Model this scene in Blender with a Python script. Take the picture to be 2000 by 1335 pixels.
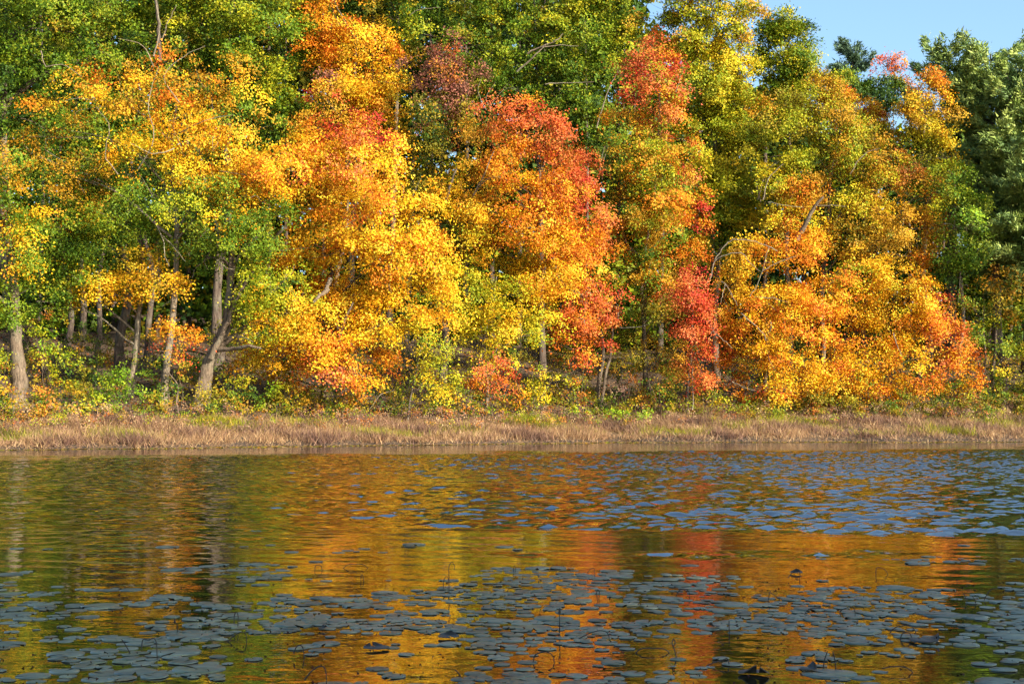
import bpy, math, random
import numpy as np
from mathutils import Vector

for o in list(bpy.data.objects):
    bpy.data.objects.remove(o, do_unlink=True)
SC = bpy.context.scene
COL = SC.collection
R = math.radians

# ------------------------------------------------------------------ camera
F = 2000 * 50 / 36.0            # focal length in photograph pixels
HC = 1.4                        # eye height above the water
YH = 800.0                      # horizon row in the photograph
PITCH = math.atan((YH - 667.5) / F)
cam_d = bpy.data.cameras.new('camera'); cam_d.lens = 50; cam_d.sensor_width = 36
cam_d.clip_end = 3000; cam_d.clip_start = 0.1
cam = bpy.data.objects.new('camera', cam_d); COL.objects.link(cam)
cam.location = (0, 0, HC); cam.rotation_euler = (math.pi / 2 + PITCH, 0, 0)
SC.camera = cam

# ------------------------------------------------------------------ sky, sun, exposure
SUN_EL, SUN_AZ = R(26), R(128)
w = bpy.data.worlds.new('World'); SC.world = w; w.use_nodes = True
nt = w.node_tree; bg = nt.nodes['Background']
sky = nt.nodes.new('ShaderNodeTexSky'); sky.sky_type = 'NISHITA'; sky.sun_disc = False
sky.sun_elevation = SUN_EL; sky.sun_rotation = SUN_AZ
sky.air_density = 1.0; sky.dust_density = 3.0; sky.ozone_density = 0.7; sky.altitude = 50
tint = nt.nodes.new('ShaderNodeMixRGB'); tint.blend_type = 'MULTIPLY'; tint.inputs[0].default_value = 1
tint.inputs[2].default_value = (0.86, 1.05, 1.16, 1)      # clear cold autumn air over the whole sky
nt.links.new(sky.outputs[0], tint.inputs[1]); nt.links.new(tint.outputs[0], bg.inputs[0]); bg.inputs[1].default_value = 0.12
sd = bpy.data.lights.new('sun', 'SUN'); sd.energy = 5.0; sd.angle = R(0.5); sd.color = (1.0, 0.92, 0.77)
sun = bpy.data.objects.new('sun', sd); COL.objects.link(sun)
to_sun = Vector((math.sin(SUN_AZ) * math.cos(SUN_EL), math.cos(SUN_AZ) * math.cos(SUN_EL), math.sin(SUN_EL)))
sun.rotation_euler = (-to_sun).to_track_quat('-Z', 'Y').to_euler()
sun.location = to_sun * 60
vs = SC.view_settings
vs.view_transform = 'Standard'; vs.look = 'None'; vs.gamma = 1; vs.use_curve_mapping = False
vs.exposure = 1.23

# ------------------------------------------------------------------ helpers
rng = np.random.default_rng(7)
random.seed(7)
UP = np.array([0, -math.sin(PITCH), math.cos(PITCH)])
FW = np.array([0, math.cos(PITCH), math.sin(PITCH)])
RT = np.array([1.0, 0, 0])

def P(px, py, Z):
    """point on the sight line of photograph pixel (px, py) at distance y = Z"""
    d = RT * (px - 1000) / F + UP * (667.5 - py) / F + FW
    return np.array([0, 0, HC]) + d * (Z / d[1])

def on_water(px, py):
    d = RT * (px - 1000) / F + UP * (667.5 - py) / F + FW
    return np.array([0, 0, HC]) + d * (-HC / d[2])

SHX = np.array([-90, -45, -18, -11.5, -4.1, 4.4, 22.6, 60, 110.])
SHY = np.array([30, 42, 49.9, 53.3, 57.2, 61.7, 62.9, 60, 45.])
def shore(x):
    return np.interp(x, SHX, SHY) + 0.45 * np.sin(np.asarray(x) * 0.55) + 0.3 * np.sin(np.asarray(x) * 1.3 + 2) + 0.18 * np.sin(np.asarray(x) * 2.9 + 1)

GD = np.array([-80, -8, -1, 0, 0.25, 2, 5.5, 9, 22, 55, 110, 900.])
GZ = np.array([-1.5, -1.0, -0.35, -0.05, 0.12, 0.45, 1.25, 1.75, 4.2, 10.0, 15.0, 15.0])
NEAR = 4.5
def ground(x, y):
    d = np.asarray(y) - shore(x)
    far = np.interp(d, GD, GZ) + np.where(d > 3, 0.12 * np.sin(np.asarray(x) * .7) * np.cos(np.asarray(y) * .6), 0)
    near = np.interp(np.asarray(y), [-200, -30, 2, NEAR, NEAR + 2], [6, 1.2, 0.25, 0.0, -1.2])
    return np.maximum(far, near)

def shore_px(px):
    """world shoreline distance along the sight column of photograph column px"""
    Z = 58.0
    for _ in range(20):
        Z = float(shore((px - 1000) / F * Z))
    return Z

def lin(c):
    c = np.asarray(c, float) / 255.0
    return np.where(c <= 0.04045, c / 12.92, ((c + 0.055) / 1.055) ** 2.4)

def link_mesh(name, verts, faces4, mat, parent=None, cols=None, smooth=False, tris=False, extra=None):
    """numpy mesh: verts (N,3), faces (M,k) with constant k"""
    me = bpy.data.meshes.new(name)
    verts = np.asarray(verts, np.float32); f = np.asarray(faces4, np.int32)
    n, (m, k) = len(verts), f.shape
    me.vertices.add(n); me.vertices.foreach_set('co', verts.ravel())
    me.loops.add(m * k); me.loops.foreach_set('vertex_index', f.ravel())
    me.polygons.add(m); me.polygons.foreach_set('loop_start', np.arange(0, m * k, k, dtype=np.int32))
    if smooth:
        me.polygons.foreach_set('use_smooth', np.ones(m, bool))
    if cols is not None:
        a = me.attributes.new('tint', 'FLOAT_COLOR', 'FACE')
        c4 = np.ones((m, 4), np.float32); c4[:, :3] = cols
        a.data.foreach_set('color', c4.ravel())
    me.update(calc_edges=True); me.validate()
    if mat: me.materials.append(mat)
    o = bpy.data.objects.new(name, me); COL.objects.link(o)
    if parent is not None: o.parent = parent
    return o

def empty(name, loc):
    o = bpy.data.objects.new(name, None); o.empty_display_size = 0.3
    o.location = loc; COL.objects.link(o); return o

def tag(o, label=None, cat=None, group=None, kind=None):
    if label: o['label'] = label
    if cat: o['category'] = cat
    if group: o['group'] = group
    if kind: o['kind'] = kind
    return o

# ------------------------------------------------------------------ materials
def new_mat(name):
    m = bpy.data.materials.new(name); m.use_nodes = True
    n = m.node_tree; n.nodes.clear()
    out = n.nodes.new('ShaderNodeOutputMaterial')
    return m, n, out
def N(n, t, **kw):
    x = n.nodes.new(t)
    for k, v in kw.items(): setattr(x, k, v)
    return x

def leaf_mat(name, rough=0.5, spec=0.4, transl=0.3, tsat=1.0):
    m, n, out = new_mat(name)
    a = N(n, 'ShaderNodeAttribute', attribute_name='tint')
    p = N(n, 'ShaderNodeBsdfPrincipled')
    p.inputs['Roughness'].default_value = rough
    p.inputs['Specular IOR Level'].default_value = spec
    n.links.new(a.outputs['Color'], p.inputs['Base Color'])
    t = N(n, 'ShaderNodeBsdfTranslucent')
    n.links.new(a.outputs['Color'], t.inputs['Color'])
    mx = N(n, 'ShaderNodeMixShader'); mx.inputs[0].default_value = transl
    n.links.new(p.outputs[0], mx.inputs[1]); n.links.new(t.outputs[0], mx.inputs[2])
    n.links.new(mx.outputs[0], out.inputs[0])
    return m
LEAF = leaf_mat('leaf', .58, .16, .13)
NEEDLE = leaf_mat('needle', .6, .2, .10)
BLADE = leaf_mat('blade', .65, .25, .25)

def ramp(n, stops):
    r = N(n, 'ShaderNodeValToRGB'); e = r.color_ramp.elements
    while len(e) < len(stops): e.new(0.5)
    for i, (pos, c) in enumerate(stops):
        e[i].position = pos; e[i].color = (*c, 1)
    return r

def bark_mat(name, dark, light, moss=0.0):
    m, n, out = new_mat(name)
    tc = N(n, 'ShaderNodeTexCoord'); mp = N(n, 'ShaderNodeMapping')
    mp.inputs['Scale'].default_value = (9, 9, 1.6)
    n.links.new(tc.outputs['Object'], mp.inputs[0])
    nz = N(n, 'ShaderNodeTexNoise'); nz.inputs['Scale'].default_value = 1.6; nz.inputs['Detail'].default_value = 6
    nz.inputs['Roughness'].default_value = .7; nz.inputs['Distortion'].default_value = .6
    n.links.new(mp.outputs[0], nz.inputs[0])
    r = ramp(n, [(0.32, dark), (0.62, light)])
    n.links.new(nz.outputs[0], r.inputs[0])
    n2 = N(n, 'ShaderNodeTexNoise'); n2.inputs['Scale'].default_value = 1.1; n2.inputs['Detail'].default_value = 3
    n.links.new(tc.outputs['Object'], n2.inputs[0])
    r2 = ramp(n, [(0.5, (0, 0, 0)), (0.68, (1, 1, 1))])
    n.links.new(n2.outputs[0], r2.inputs[0])
    mu = N(n, 'ShaderNodeMath', operation='MULTIPLY'); mu.inputs[1].default_value = moss
    n.links.new(r2.outputs[0], mu.inputs[0])
    mx = N(n, 'ShaderNodeMixRGB'); mx.inputs[2].default_value = (0.30, 0.32, 0.22, 1)
    n.links.new(mu.outputs[0], mx.inputs[0]); n.links.new(r.outputs[0], mx.inputs[1])
    p = N(n, 'ShaderNodeBsdfPrincipled'); p.inputs['Roughness'].default_value = .9
    p.inputs['Specular IOR Level'].default_value = .2
    n.links.new(mx.outputs[0], p.inputs['Base Color'])
    b = N(n, 'ShaderNodeBump'); b.inputs['Strength'].default_value = .9; b.inputs['Distance'].default_value = .06
    n.links.new(nz.outputs[0], b.inputs['Height']); n.links.new(b.outputs[0], p.inputs['Normal'])
    n.links.new(p.outputs[0], out.inputs[0])
    return m
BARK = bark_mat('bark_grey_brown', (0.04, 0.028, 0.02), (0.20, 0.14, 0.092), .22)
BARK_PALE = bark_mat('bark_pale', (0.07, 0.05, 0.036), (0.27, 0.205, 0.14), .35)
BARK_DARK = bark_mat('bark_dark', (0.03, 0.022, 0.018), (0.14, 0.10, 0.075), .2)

# ground: leaf litter over soil
def ground_mat():
    m, n, out = new_mat('forest_floor')
    tc = N(n, 'ShaderNodeTexCoord')
    v = N(n, 'ShaderNodeTexVoronoi'); v.inputs['Scale'].default_value = 9
    n.links.new(tc.outputs['Object'], v.inputs[0])
    nz = N(n, 'ShaderNodeTexNoise'); nz.inputs['Scale'].default_value = 1.3; nz.inputs['Detail'].default_value = 8
    n.links.new(tc.outputs['Object'], nz.inputs[0])
    r = ramp(n, [(0.3, (0.03, 0.018, 0.01)), (0.5, (0.08, 0.045, 0.022)), (0.7, (0.15, 0.08, 0.03))])
    ad = N(n, 'ShaderNodeMixRGB'); ad.inputs[0].default_value = .45
    n.links.new(nz.outputs[0], ad.inputs[1]); n.links.new(v.outputs['Color'], ad.inputs[2])
    n.links.new(ad.outputs[0], r.inputs[0])
    p = N(n, 'ShaderNodeBsdfPrincipled'); p.inputs['Roughness'].default_value = .95
    n.links.new(r.outputs[0], p.inputs['Base Color'])
    b = N(n, 'ShaderNodeBump'); b.inputs['Distance'].default_value = .08
    n.links.new(v.outputs['Distance'], b.inputs['Height']); n.links.new(b.outputs[0], p.inputs['Normal'])
    n.links.new(p.outputs[0], out.inputs[0])
    return m

def water_mat():
    m, n, out = new_mat('pond_water')
    L = n.links.new
    tc = N(n, 'ShaderNodeTexCoord'); mp = N(n, 'ShaderNodeMapping'); mp.inputs['Scale'].default_value = (.8, 1.3, 1)
    L(tc.outputs['Object'], mp.inputs[0])
    z = N(n, 'ShaderNodeTexNoise'); z.inputs['Scale'].default_value = 5.5; z.inputs['Detail'].default_value = 2
    L(mp.outputs[0], z.inputs[0])
    b = N(n, 'ShaderNodeBump'); b.inputs['Strength'].default_value = 1.0; b.inputs['Distance'].default_value = .0035
    L(z.outputs[0], b.inputs['Height'])
    p = N(n, 'ShaderNodeBsdfPrincipled')
    p.inputs['Base Color'].default_value = (0.014, 0.013, 0.006, 1)
    p.inputs['Roughness'].default_value = .02; p.inputs['IOR'].default_value = 3.6
    L(b.outputs[0], p.inputs['Normal'])
    L(p.outputs[0], out.inputs[0])
    return m

# ------------------------------------------------------------------ the setting: terrain and water
gx = np.concatenate([np.linspace(-900, -70, 12), np.arange(-60, 61, 1.0), np.linspace(70, 900, 12)])
gy = np.concatenate([np.linspace(-400, -40, 8), np.arange(-30, 35, 2.5), np.arange(35, 110, 1.0), np.linspace(115, 1500, 16)])
X, Y = np.meshgrid(gx, gy)
Zg = ground(X, Y)
vv = np.stack([X, Y, Zg], -1).reshape(-1, 3)
nx, ny = len(gx), len(gy)
ii = (np.arange(ny - 1)[:, None] * nx + np.arange(nx - 1)[None]).ravel()
tag(link_mesh('ground', vv, np.stack([ii, ii + 1, ii + 1 + nx, ii + nx], 1), ground_mat(), smooth=True), kind='structure')

def sstep(v, a, b):
    t = np.clip((v - a) / (b - a), 0, 1); return t * t * (3 - 2 * t)
G2 = rng.random((128, 128))
def vn(x, y):
    i, j = np.floor(x).astype(int), np.floor(y).astype(int); u, v = x - i, y - j
    u, v = u * u * (3 - 2 * u), v * v * (3 - 2 * v)
    g = lambda a, b: G2[a % 128, b % 128]
    return (g(i, j) * (1 - u) + g(i + 1, j) * u) * (1 - v) + (g(i, j + 1) * (1 - u) + g(i + 1, j + 1) * u) * v
def wave_sum(x, y, lam0, lam1, n, spread, seed, slope):
    """sum of n short waves running mostly towards the viewer; rms slope = slope"""
    rs = np.random.default_rng(seed); h = np.zeros_like(x)
    for _ in range(n):
        lam = math.exp(rs.uniform(math.log(lam0), math.log(lam1))); k = 2 * math.pi / lam
        a = rs.normal() * spread + .25
        h += (slope * math.sqrt(2 / n) / k) * np.sin(k * (x * math.sin(a) + y * math.cos(a)) + rs.uniform(0, 6.28))
    return h
def water():
    sx, sy = .12, .065
    ys = np.arange(4.0, 64, sy); xs = np.arange(-28, 28.01, sx)
    X, Y = np.meshgrid(xs, ys)
    wob = (vn(X * .35 + 7, Y * .8) - .5) * 4.5 + (vn(X * 1.1, Y * 2.0 + 40) - .5) * 1.8
    yw = Y + wob
    belt = sstep(yw, 13.8, 18.0) * (1 - sstep(yw - X * .27, 43.0, 48.5))
    gust = sstep(vn(X * .13 + 20, Y * .22 + 3), .25, .75)
    side = sstep(X / Y, -.30, .12)
    amp = belt * (.42 + .26 * gust * side + .46 * side) * (1 + .45 * sstep(Y, 20, 38))
    rip = wave_sum(X, Y, .17, .62, 60, .62, 11, .27)
    swell = wave_sum(X, Y, .28, .7, 20, .2, 5, .016) + wave_sum(X, Y, .8, 2.2, 10, .5, 6, .007)
    lee = 1 - .6 * sstep(Y - X * .27, 44, 50)
    lee = lee * (.30 + .70 * sstep(Y, 9.5, 12.5))
    Z = rip * amp + swell * lee
    Z = Z * sstep(28 - np.abs(X), 0, 2) * sstep(Y, 4, 5)
    nx = len(xs)
    q = (np.arange(len(ys) - 1)[:, None] * nx + np.arange(nx - 1)[None])
    cx, cy = X[:-1, :-1], Y[:-1, :-1]
    keep = (np.abs(cx) < .40 * cy + 1.0) & (cy < shore(cx) + .6)
    q = q[keep]
    faces = np.stack([q, q + 1, q + 1 + nx, q + nx], 1)
    used, inv = np.unique(faces, return_inverse=True)
    V = np.stack([X, Y, Z], -1).reshape(-1, 3)[used]
    o = link_mesh('water', V, inv.reshape(-1, 4), water_mat(), smooth=True)
    tag(o, kind='structure')
    # the rest of the pond outside the view, dropped a little so that the two sheets never share a plane
    tag(link_mesh('water', [(-120, -10, -.03), (120, -10, -.03), (120, 90, -.03), (-120, 90, -.03)], [(0, 1, 2, 3)], o.data.materials[0]), kind='structure')
water()

# ------------------------------------------------------------------ foliage
PAL = {
 'gold':   [(250,198,32),(246,178,26),(243,206,52),(238,156,26)],
 'yellow': [(236,208,44),(222,198,38),(242,194,34),(205,188,34)],
 'orange': [(240,156,32),(236,132,26),(246,172,42),(222,108,28)],
 'rust':   [(200,118,42),(186,98,36),(214,136,50),(160,98,40)],
 'red':    [(206,62,36),(216,86,42),(190,46,42),(226,112,52)],
 'salmon': [(226,124,68),(216,96,58),(236,144,66),(224,108,42)],
 'maroon': [(136,72,62),(156,96,76),(112,72,54),(172,110,86)],
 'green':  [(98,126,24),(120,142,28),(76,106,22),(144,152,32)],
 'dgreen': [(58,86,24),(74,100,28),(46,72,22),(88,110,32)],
 'yg':     [(178,172,30),(154,162,28),(200,184,34),(134,148,26)],
 'olive':  [(156,136,32),(134,128,30),(176,146,34),(116,112,28)],
 'amber':  [(210,152,32),(196,138,30),(220,168,40),(174,132,32)],
 'lime':   [(150,182,36),(128,166,34),(172,190,44),(112,150,30)],
 'tan':    [(198,156,110),(180,138,100),(160,120,92),(214,178,130)],
 'mauve':  [(140,104,90),(154,114,94),(124,92,80),(166,130,106)],
 'pine':   [(142,164,84),(162,182,88),(118,144,80),(182,194,100)],
 'bluepine': [(100,124,92),(112,138,98),(86,110,84)],
}
ALB = .72
PALL = {k: lin(v) * ALB for k, v in PAL.items()}
def parse(p):
    out = []
    for t in p.split(','):
        k, _, wt = t.partition(':')
        out.append((k, float(wt) if wt else 1.0))
    ks = [a for a, _ in out]; ws = np.array([b for _, b in out]); return ks, ws / ws.sum()

def unit(v):
    return v / np.maximum(np.linalg.norm(v, axis=-1, keepdims=True), 1e-9)

LEAF_K, DENS_K = .66, 1.08
class Leaves:
    def __init__(s): s.p, s.n, s.s, s.c, s.e, s.d = [], [], [], [], [], []
    def add(s, p, n, sz, c, el=None, along=None):
        s.d.append(rng.normal(size=(len(p), 3)) if along is None else along)
        s.p.append(p); s.n.append(n); s.s.append(sz); s.c.append(c)
        s.e.append(np.full(len(p), 0.85) if el is None else el)
    def build(s, name, mat, parent=None, origin=(0, 0, 0)):
        p = np.concatenate(s.p) - np.asarray(origin); n = unit(np.concatenate(s.n)); sz = np.concatenate(s.s)[:, None]
        c = np.concatenate(s.c); e = np.concatenate(s.e)[:, None]
        k = len(p)
        t = np.concatenate(s.d); t = unit(t - n * (t * n).sum(1, keepdims=True)); b = np.cross(n, t)
        h = sz * 0.5
        q = rng.uniform(-.5, .5, (k, 1))
        v = np.stack([p - t * h * .9 + b * h * q, p + t * h * .55 + b * h * e * 1.05, p + t * h * .55 - b * h * e * 1.05 - n * h * .3], 1).reshape(-1, 3)
        f = np.arange(3 * k).reshape(-1, 3)
        return link_mesh(name, v, f, mat, parent, cols=c)

def fill_lobe(L, c, rad, pal, leaf=0.15, dens=1.0, clump=0.45, per=66, droop=0.35, nsub=7, back=0.12):
    """leaf sprays spread through an uneven ellipsoid of radii rad=(a, depth, b) round c"""
    rad = np.asarray(rad, float)
    a = rad[0]; b = rad[2]
    leaf = leaf * LEAF_K; dens = dens * DENS_K
    cov = 4.2 * (a * b + a * rad[1] + b * rad[1]) / (math.pi * clump ** 2)
    ncl = max(4, int(cov * 1.15 * dens))
    ks, ws = parse(pal)
    nsub = max(5, int(1.35 * nsub * max(1, a / 1.3)))
    sd = unit(rng.normal(size=(nsub, 3)))
    sr = rng.uniform(.24, .46, nsub)
    sk = rng.choice(len(ks), nsub, p=ws)
    si = rng.integers(0, nsub, ncl)
    u = unit(rng.normal(size=(ncl, 3)))
    rr = rng.uniform(.35, 1.0, ncl) ** .6
    off = sd[si] * rng.uniform(.22, 1.0, nsub)[si][:, None] + u * (sr[si] * rr)[:, None]
    keep = (off[:, 1] < .25) | (rng.random(ncl) < back)
    off, si = off[keep], si[keep]; ncl = len(off)
    cc = c + off * rad
    outw = unit(off + np.array([0, 0, .15]))
    # colour: palette of the bough, tone of the spray, jitter of the leaf
    pk = np.where(rng.random(ncl) < .72, sk[si], rng.choice(len(ks), ncl, p=ws))
    tone = rng.integers(0, 4, ncl)
    nl = rng.poisson(per, ncl) + 4
    idx = np.repeat(np.arange(ncl), nl); k = len(idx)
    g = rng.normal(size=(k, 3)) * np.array([.60, .60, .44]) * (clump * rng.uniform(.7, 1.25, ncl))[idx][:, None]
    # sprays hang outward and down
    hor = outw.copy(); hor[:, 2] = 0
    run = (g[:, :2] * hor[idx][:, :2]).sum(1)
    g[:, 2] -= droop * run + .25 * droop * np.abs(rng.normal(size=k)) * clump
    p = cc[idx] + g
    spray = unit(outw * .6 + np.array([0, -.15, .5]) + rng.normal(size=(ncl, 3)) * .5)
    g -= spray[idx] * ((g * spray[idx]).sum(1) * .45)[:, None]
    p = cc[idx] + g
    nrm = spray[idx] + rng.normal(size=(k, 3)) * .42
    table = np.stack([PALL[q] for q in ks])
    tn = np.where(rng.random(k) < .74, tone[idx], rng.integers(0, table.shape[1], k)) % table.shape[1]
    kk = np.where(rng.random(k) < .92, pk[idx], rng.choice(len(ks), k, p=ws))
    col = table[kk, tn] * rng.uniform(.86, 1.08, (k, 1)) * rng.uniform(.95, 1.05, (k, 3))
    L.add(p, nrm, leaf * rng.uniform(.65, 1.3, k), np.clip(col, 0, .9))
    return k

def tube(pts, r0, r1, sides=7, wob=0.0, seed=0, flare=0.0):
    """tapered tube along a polyline (Catmull-Rom smoothed); returns verts, quads"""
    pts = np.asarray(pts, float)
    q = np.vstack([2 * pts[0] - pts[1], pts, 2 * pts[-1] - pts[-2]])
    out = []
    seg = 4
    for i in range(1, len(q) - 2):
        for s in np.linspace(0, 1, seg, endpoint=False):
            a, b, c, d = q[i - 1:i + 3]
            out.append(.5 * (2 * b + (c - a) * s + (2 * a - 5 * b + 4 * c - d) * s * s + (3 * b - a - 3 * c + d) * s ** 3))
    out.append(pts[-1]); out = np.array(out)
    m = len(out); rs = np.random.default_rng(abs(int(seed)))
    if wob: out[1:-1] += rs.normal(size=(m - 2, 3)) * wob
    tg = unit(np.gradient(out, axis=0))
    ref = np.array([0.3, 1, 0.1]); ref = ref / np.linalg.norm(ref)
    A = unit(np.cross(tg, ref)); B = np.cross(tg, A)
    fr = np.linspace(0, 1, m)
    r = r0 + (r1 - r0) * fr ** .85
    if flare: r = r * (1 + flare * np.exp(-fr * 22))
    an = np.linspace(0, 2 * math.pi, sides, endpoint=False)
    rr = r[:, None] * (1 + .10 * rs.normal(size=(m, sides)) * (1 if sides > 6 else .3))
    v = out[:, None] + A[:, None] * (np.cos(an)[None, :, None] * rr[..., None]) + B[:, None] * (np.sin(an)[None, :, None] * rr[..., None])
    v = v.reshape(-1, 3)
    i = (np.arange(m - 1)[:, None] * sides + np.arange(sides)[None])
    j = (np.arange(m - 1)[:, None] * sides + (np.arange(sides)[None] + 1) % sides)
    f = np.stack([i, j, j + sides, i + sides], -1).reshape(-1, 4)
    return v, f

class Tubes:
    def __init__(s): s.v, s.f, s.n = [], [], 0
    def add(s, *a, **k):
        v, f = tube(*a, **k); s.v.append(v); s.f.append(f + s.n); s.n += len(v)
    def build(s, name, mat, parent=None, origin=(0, 0, 0)):
        return link_mesh(name, np.concatenate(s.v) - np.asarray(origin), np.concatenate(s.f), mat, parent, smooth=True)

TREES = []
def tree(name, label, bx, d, lobes, group, trunk=None, r=.2, leaf=.15, dens=1.0, bark=BARK, extra=(), limbs=True,
         cat='tree', droop=.35, clump=.45, per=66, top=.86, depth=.95, fwd=.5, twigs=3):
    """trunk: photograph pixels [(x, y)] from the base upward (or None); lobes: (x, y, rx, ry, palette[, dz])"""
    Z = shore_px(bx) + d
    s = Z / F
    base = P(bx, 700, Z); base[2] = float(ground(base[0], base[1])) - .12
    e = empty(name, base); tag(e, label, cat, group)
    L = Leaves(); cs = []; grow = 1.16 if group == FRONT else 1.08
    for lb in lobes:
        x, y, rx, ry, pal = lb[:5]
        a, b = rx * s * grow, ry * s * grow
        dz = lb[5] if len(lb) > 5 else (rng.uniform(-1, .2) * fwd - .25) * a
        c = P(x, y, Z + dz)
        a = a * 1.07; b = min(b * 1.15, max(b, a)); cs.append((c, a, b))
        fill_lobe(L, c, (a, a * depth, b), pal, leaf, dens, clump, per, droop)
    # trunk
    zt = max(c[2] + b * .3 for c, a, b in cs)
    if trunk:
        tp = [base] + [P(x, y, Z) for x, y in trunk[1:]]
    else:
        cx = np.mean([c[0] for c, _, _ in cs])
        hh = (zt - base[2]) * top
        tp = [base + np.array([(cx - base[0]) * (q ** 1.6) + rng.normal() * .18 * (q > 0), rng.normal() * .12 * (q > 0), hh * q]) for q in (0, .18, .4, .62, .82, 1)]
    tp = np.array(tp)
    T = Tubes(); T.add(tp, r, r * .25, sides=10, seed=int(bx) + 5, flare=.55, wob=r * .06)
    tr = T.build('trunk', bark, e, base)
    # limbs reach from the trunk into each lobe and fan out
    if limbs:
        for i, (c, a, b) in enumerate(cs):
            zz = max(base[2] + .25 * (zt - base[2]), c[2] - abs(c[0] - base[0]) * .55 - b * .5)
            k = int(np.argmin(np.abs(tp[:, 2] - zz)))
            k2 = min(k + 1, len(tp) - 1)
            st = tp[k] if k2 == k else tp[k] + (tp[k2] - tp[k]) * np.clip((zz - tp[k][2]) / max(tp[k2][2] - tp[k][2], .01), 0, 1)
            rl = r * (.16 + .22 * (1 - (st[2] - base[2]) / (zt - base[2] + .1)))
            mid = (st + c) / 2 + np.array([0, 0, .12 * np.linalg.norm(c - st)]) + rng.normal(size=3) * .15
            T = Tubes(); T.add([st, mid, c], rl, rl * .35, sides=6, seed=i, wob=.03)
            for _ in range(twigs):
                u = unit(rng.normal(size=3)); en = c + u * np.array([a, a * depth, b]) * .85
                m2 = (c + en) / 2 + rng.normal(size=3) * .12
                T.add([mid + (c - mid) * rng.uniform(.2, 1), m2, en], rl * .4, rl * .1, sides=4, seed=i)
            T.build('limb', bark, tr, base)
    for pts, w0, w1 in extra:      # limbs that show clear of the leaves: (x, y[, dz])
        T = Tubes()
        T.add([P(p[0], p[1], Z + (p[2] if len(p) > 2 else -.5 * depth)) for p in pts], w0 * s * (.24 if w0 < 9 else .40), w1 * s * (.2 if w0 < 9 else .38), sides=6, seed=int(pts[0][0]), wob=.02)
        T.build('branch', BARK_PALE if w0 < 9 else bark, tr, base)
    L.build('crown', LEAF, e, base)
    return e

# ------------------------------------------------------------------ trees along the far shore
FRONT, MID, BACK = 'trees leaning over the far shore', 'trees in the second row of the wood', 'tall trees along the skyline'

# --- left part
tree('maple_tree', 'stout grey trunk at the far left edge under green and gold leaves', 34, 6.5,
     [(20, 590, 62, 42, 'green:3,yg:1'), (-60, 560, 90, 70, 'green,yg'), (40, 500, 55, 50, 'green:2,gold:1'), (30, 430, 60, 45, 'gold:1,amber:1,green:2'),
      (-80, 420, 90, 80, 'yg,green'), (-40, 320, 90, 60, 'amber,green:2'), (10, 350, 50, 40, 'amber,green')],
     FRONT, trunk=[(46, 788), (38, 740), (33, 690), (30, 640), (28, 590), (20, 500), (5, 400), (-10, 330)], r=.36, fwd=.3, leaf=.16)
tree('maple_tree', 'thin pale trunk between the dark trunk and the leaning maple, green crown with gold tips', 256, 9.5,
     [(110, 540, 70, 48, 'green:3,yg:1'), (200, 560, 70, 42, 'green:1,gold:2'), (265, 540, 70, 48, 'gold:3,green:1,yg:1'), (150, 470, 80, 55, 'green:3,dgreen:1'),
      (250, 450, 80, 60, 'green:4,yg:1'), (90, 440, 55, 50, 'green:2,gold:1'), (330, 470, 60, 50, 'green:3,gold:1'), (190, 400, 80, 50, 'green:3,amber:1'), (100, 590, 50, 30, 'green,dgreen')],
     FRONT, trunk=[(256, 735), (266, 680), (271, 620), (280, 540), (270, 440), (250, 380)], r=.17, bark=BARK_PALE, fwd=.5)
tree('maple_tree', 'orange and gold maple with bare grey twigs above the slim mottled trunk', 322, 7.5,
     [(150, 190, 78, 42, 'orange:1,gold:1,amber:2'), (110, 250, 60, 45, 'amber:3,green:1'), (250, 200, 70, 48, 'amber:3,gold:2'), (340, 160, 90, 48, 'amber:2,orange:2,green:1'),
      (420, 180, 80, 50, 'amber:2,gold:2,green:1'), (340, 230, 90, 52, 'gold:3,orange:1'), (440, 260, 80, 52, 'gold:2,amber:1'), (270, 300, 75, 45, 'gold:3,yellow:1'), (370, 310, 80, 48, 'gold:3,yellow:1'),
      (130, 340, 70, 42, 'amber:3,green:1'), (60, 300, 50, 40, 'amber,green:2'), (460, 340, 70, 50, 'gold:2,orange:2'), (300, 385, 90, 42, 'green:3,yg:2'), (390, 400, 80, 42, 'green:2,gold:1'), (330, 560, 55, 34, 'gold:2,amber:1'),
      (200, 330, 60, 40, 'green:2,amber:1')],
     FRONT, trunk=[(318, 800), (322, 740), (333, 660), (342, 570), (345, 470), (340, 380), (335, 280), (345, 200)], r=.19, bark=BARK_PALE, fwd=.6, dens=.66,
     extra=[([(300, 430, -1.5), (318, 465, -2.2), (322, 500, -2.6), (330, 520, -2.8)], 6, 2), ([(318, 460, -2.0), (345, 490, -2.4), (362, 510, -2.6)], 5, 2),
            ([(230, 340, -2), (205, 300, -2.6), (215, 250, -3), (190, 210, -3)], 6, 2), ([(270, 330, -2), (300, 270, -2.8), (290, 200, -3), (310, 130, -3)], 6, 2),
            ([(350, 260, -2), (400, 235, -3), (455, 225, -3.2)], 5, 2), ([(340, 290, -2.6), (300, 300, -3.2), (255, 280, -3.4)], 5, 2), ([(300, 130, -2.6), (280, 90, -3), (230, 75, -3)], 5, 2),
            ([(300, 110, -2.4), (312, 60, -2.6), (305, 10, -2.8)], 8, 3), ([(350, 200, -2.6), (320, 150, -3), (360, 110, -3), (400, 90, -3)], 5, 2), ([(80, 100, -2.6), (90, 130, -3), (120, 125, -3), (160, 150, -3)], 5, 2)])
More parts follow.
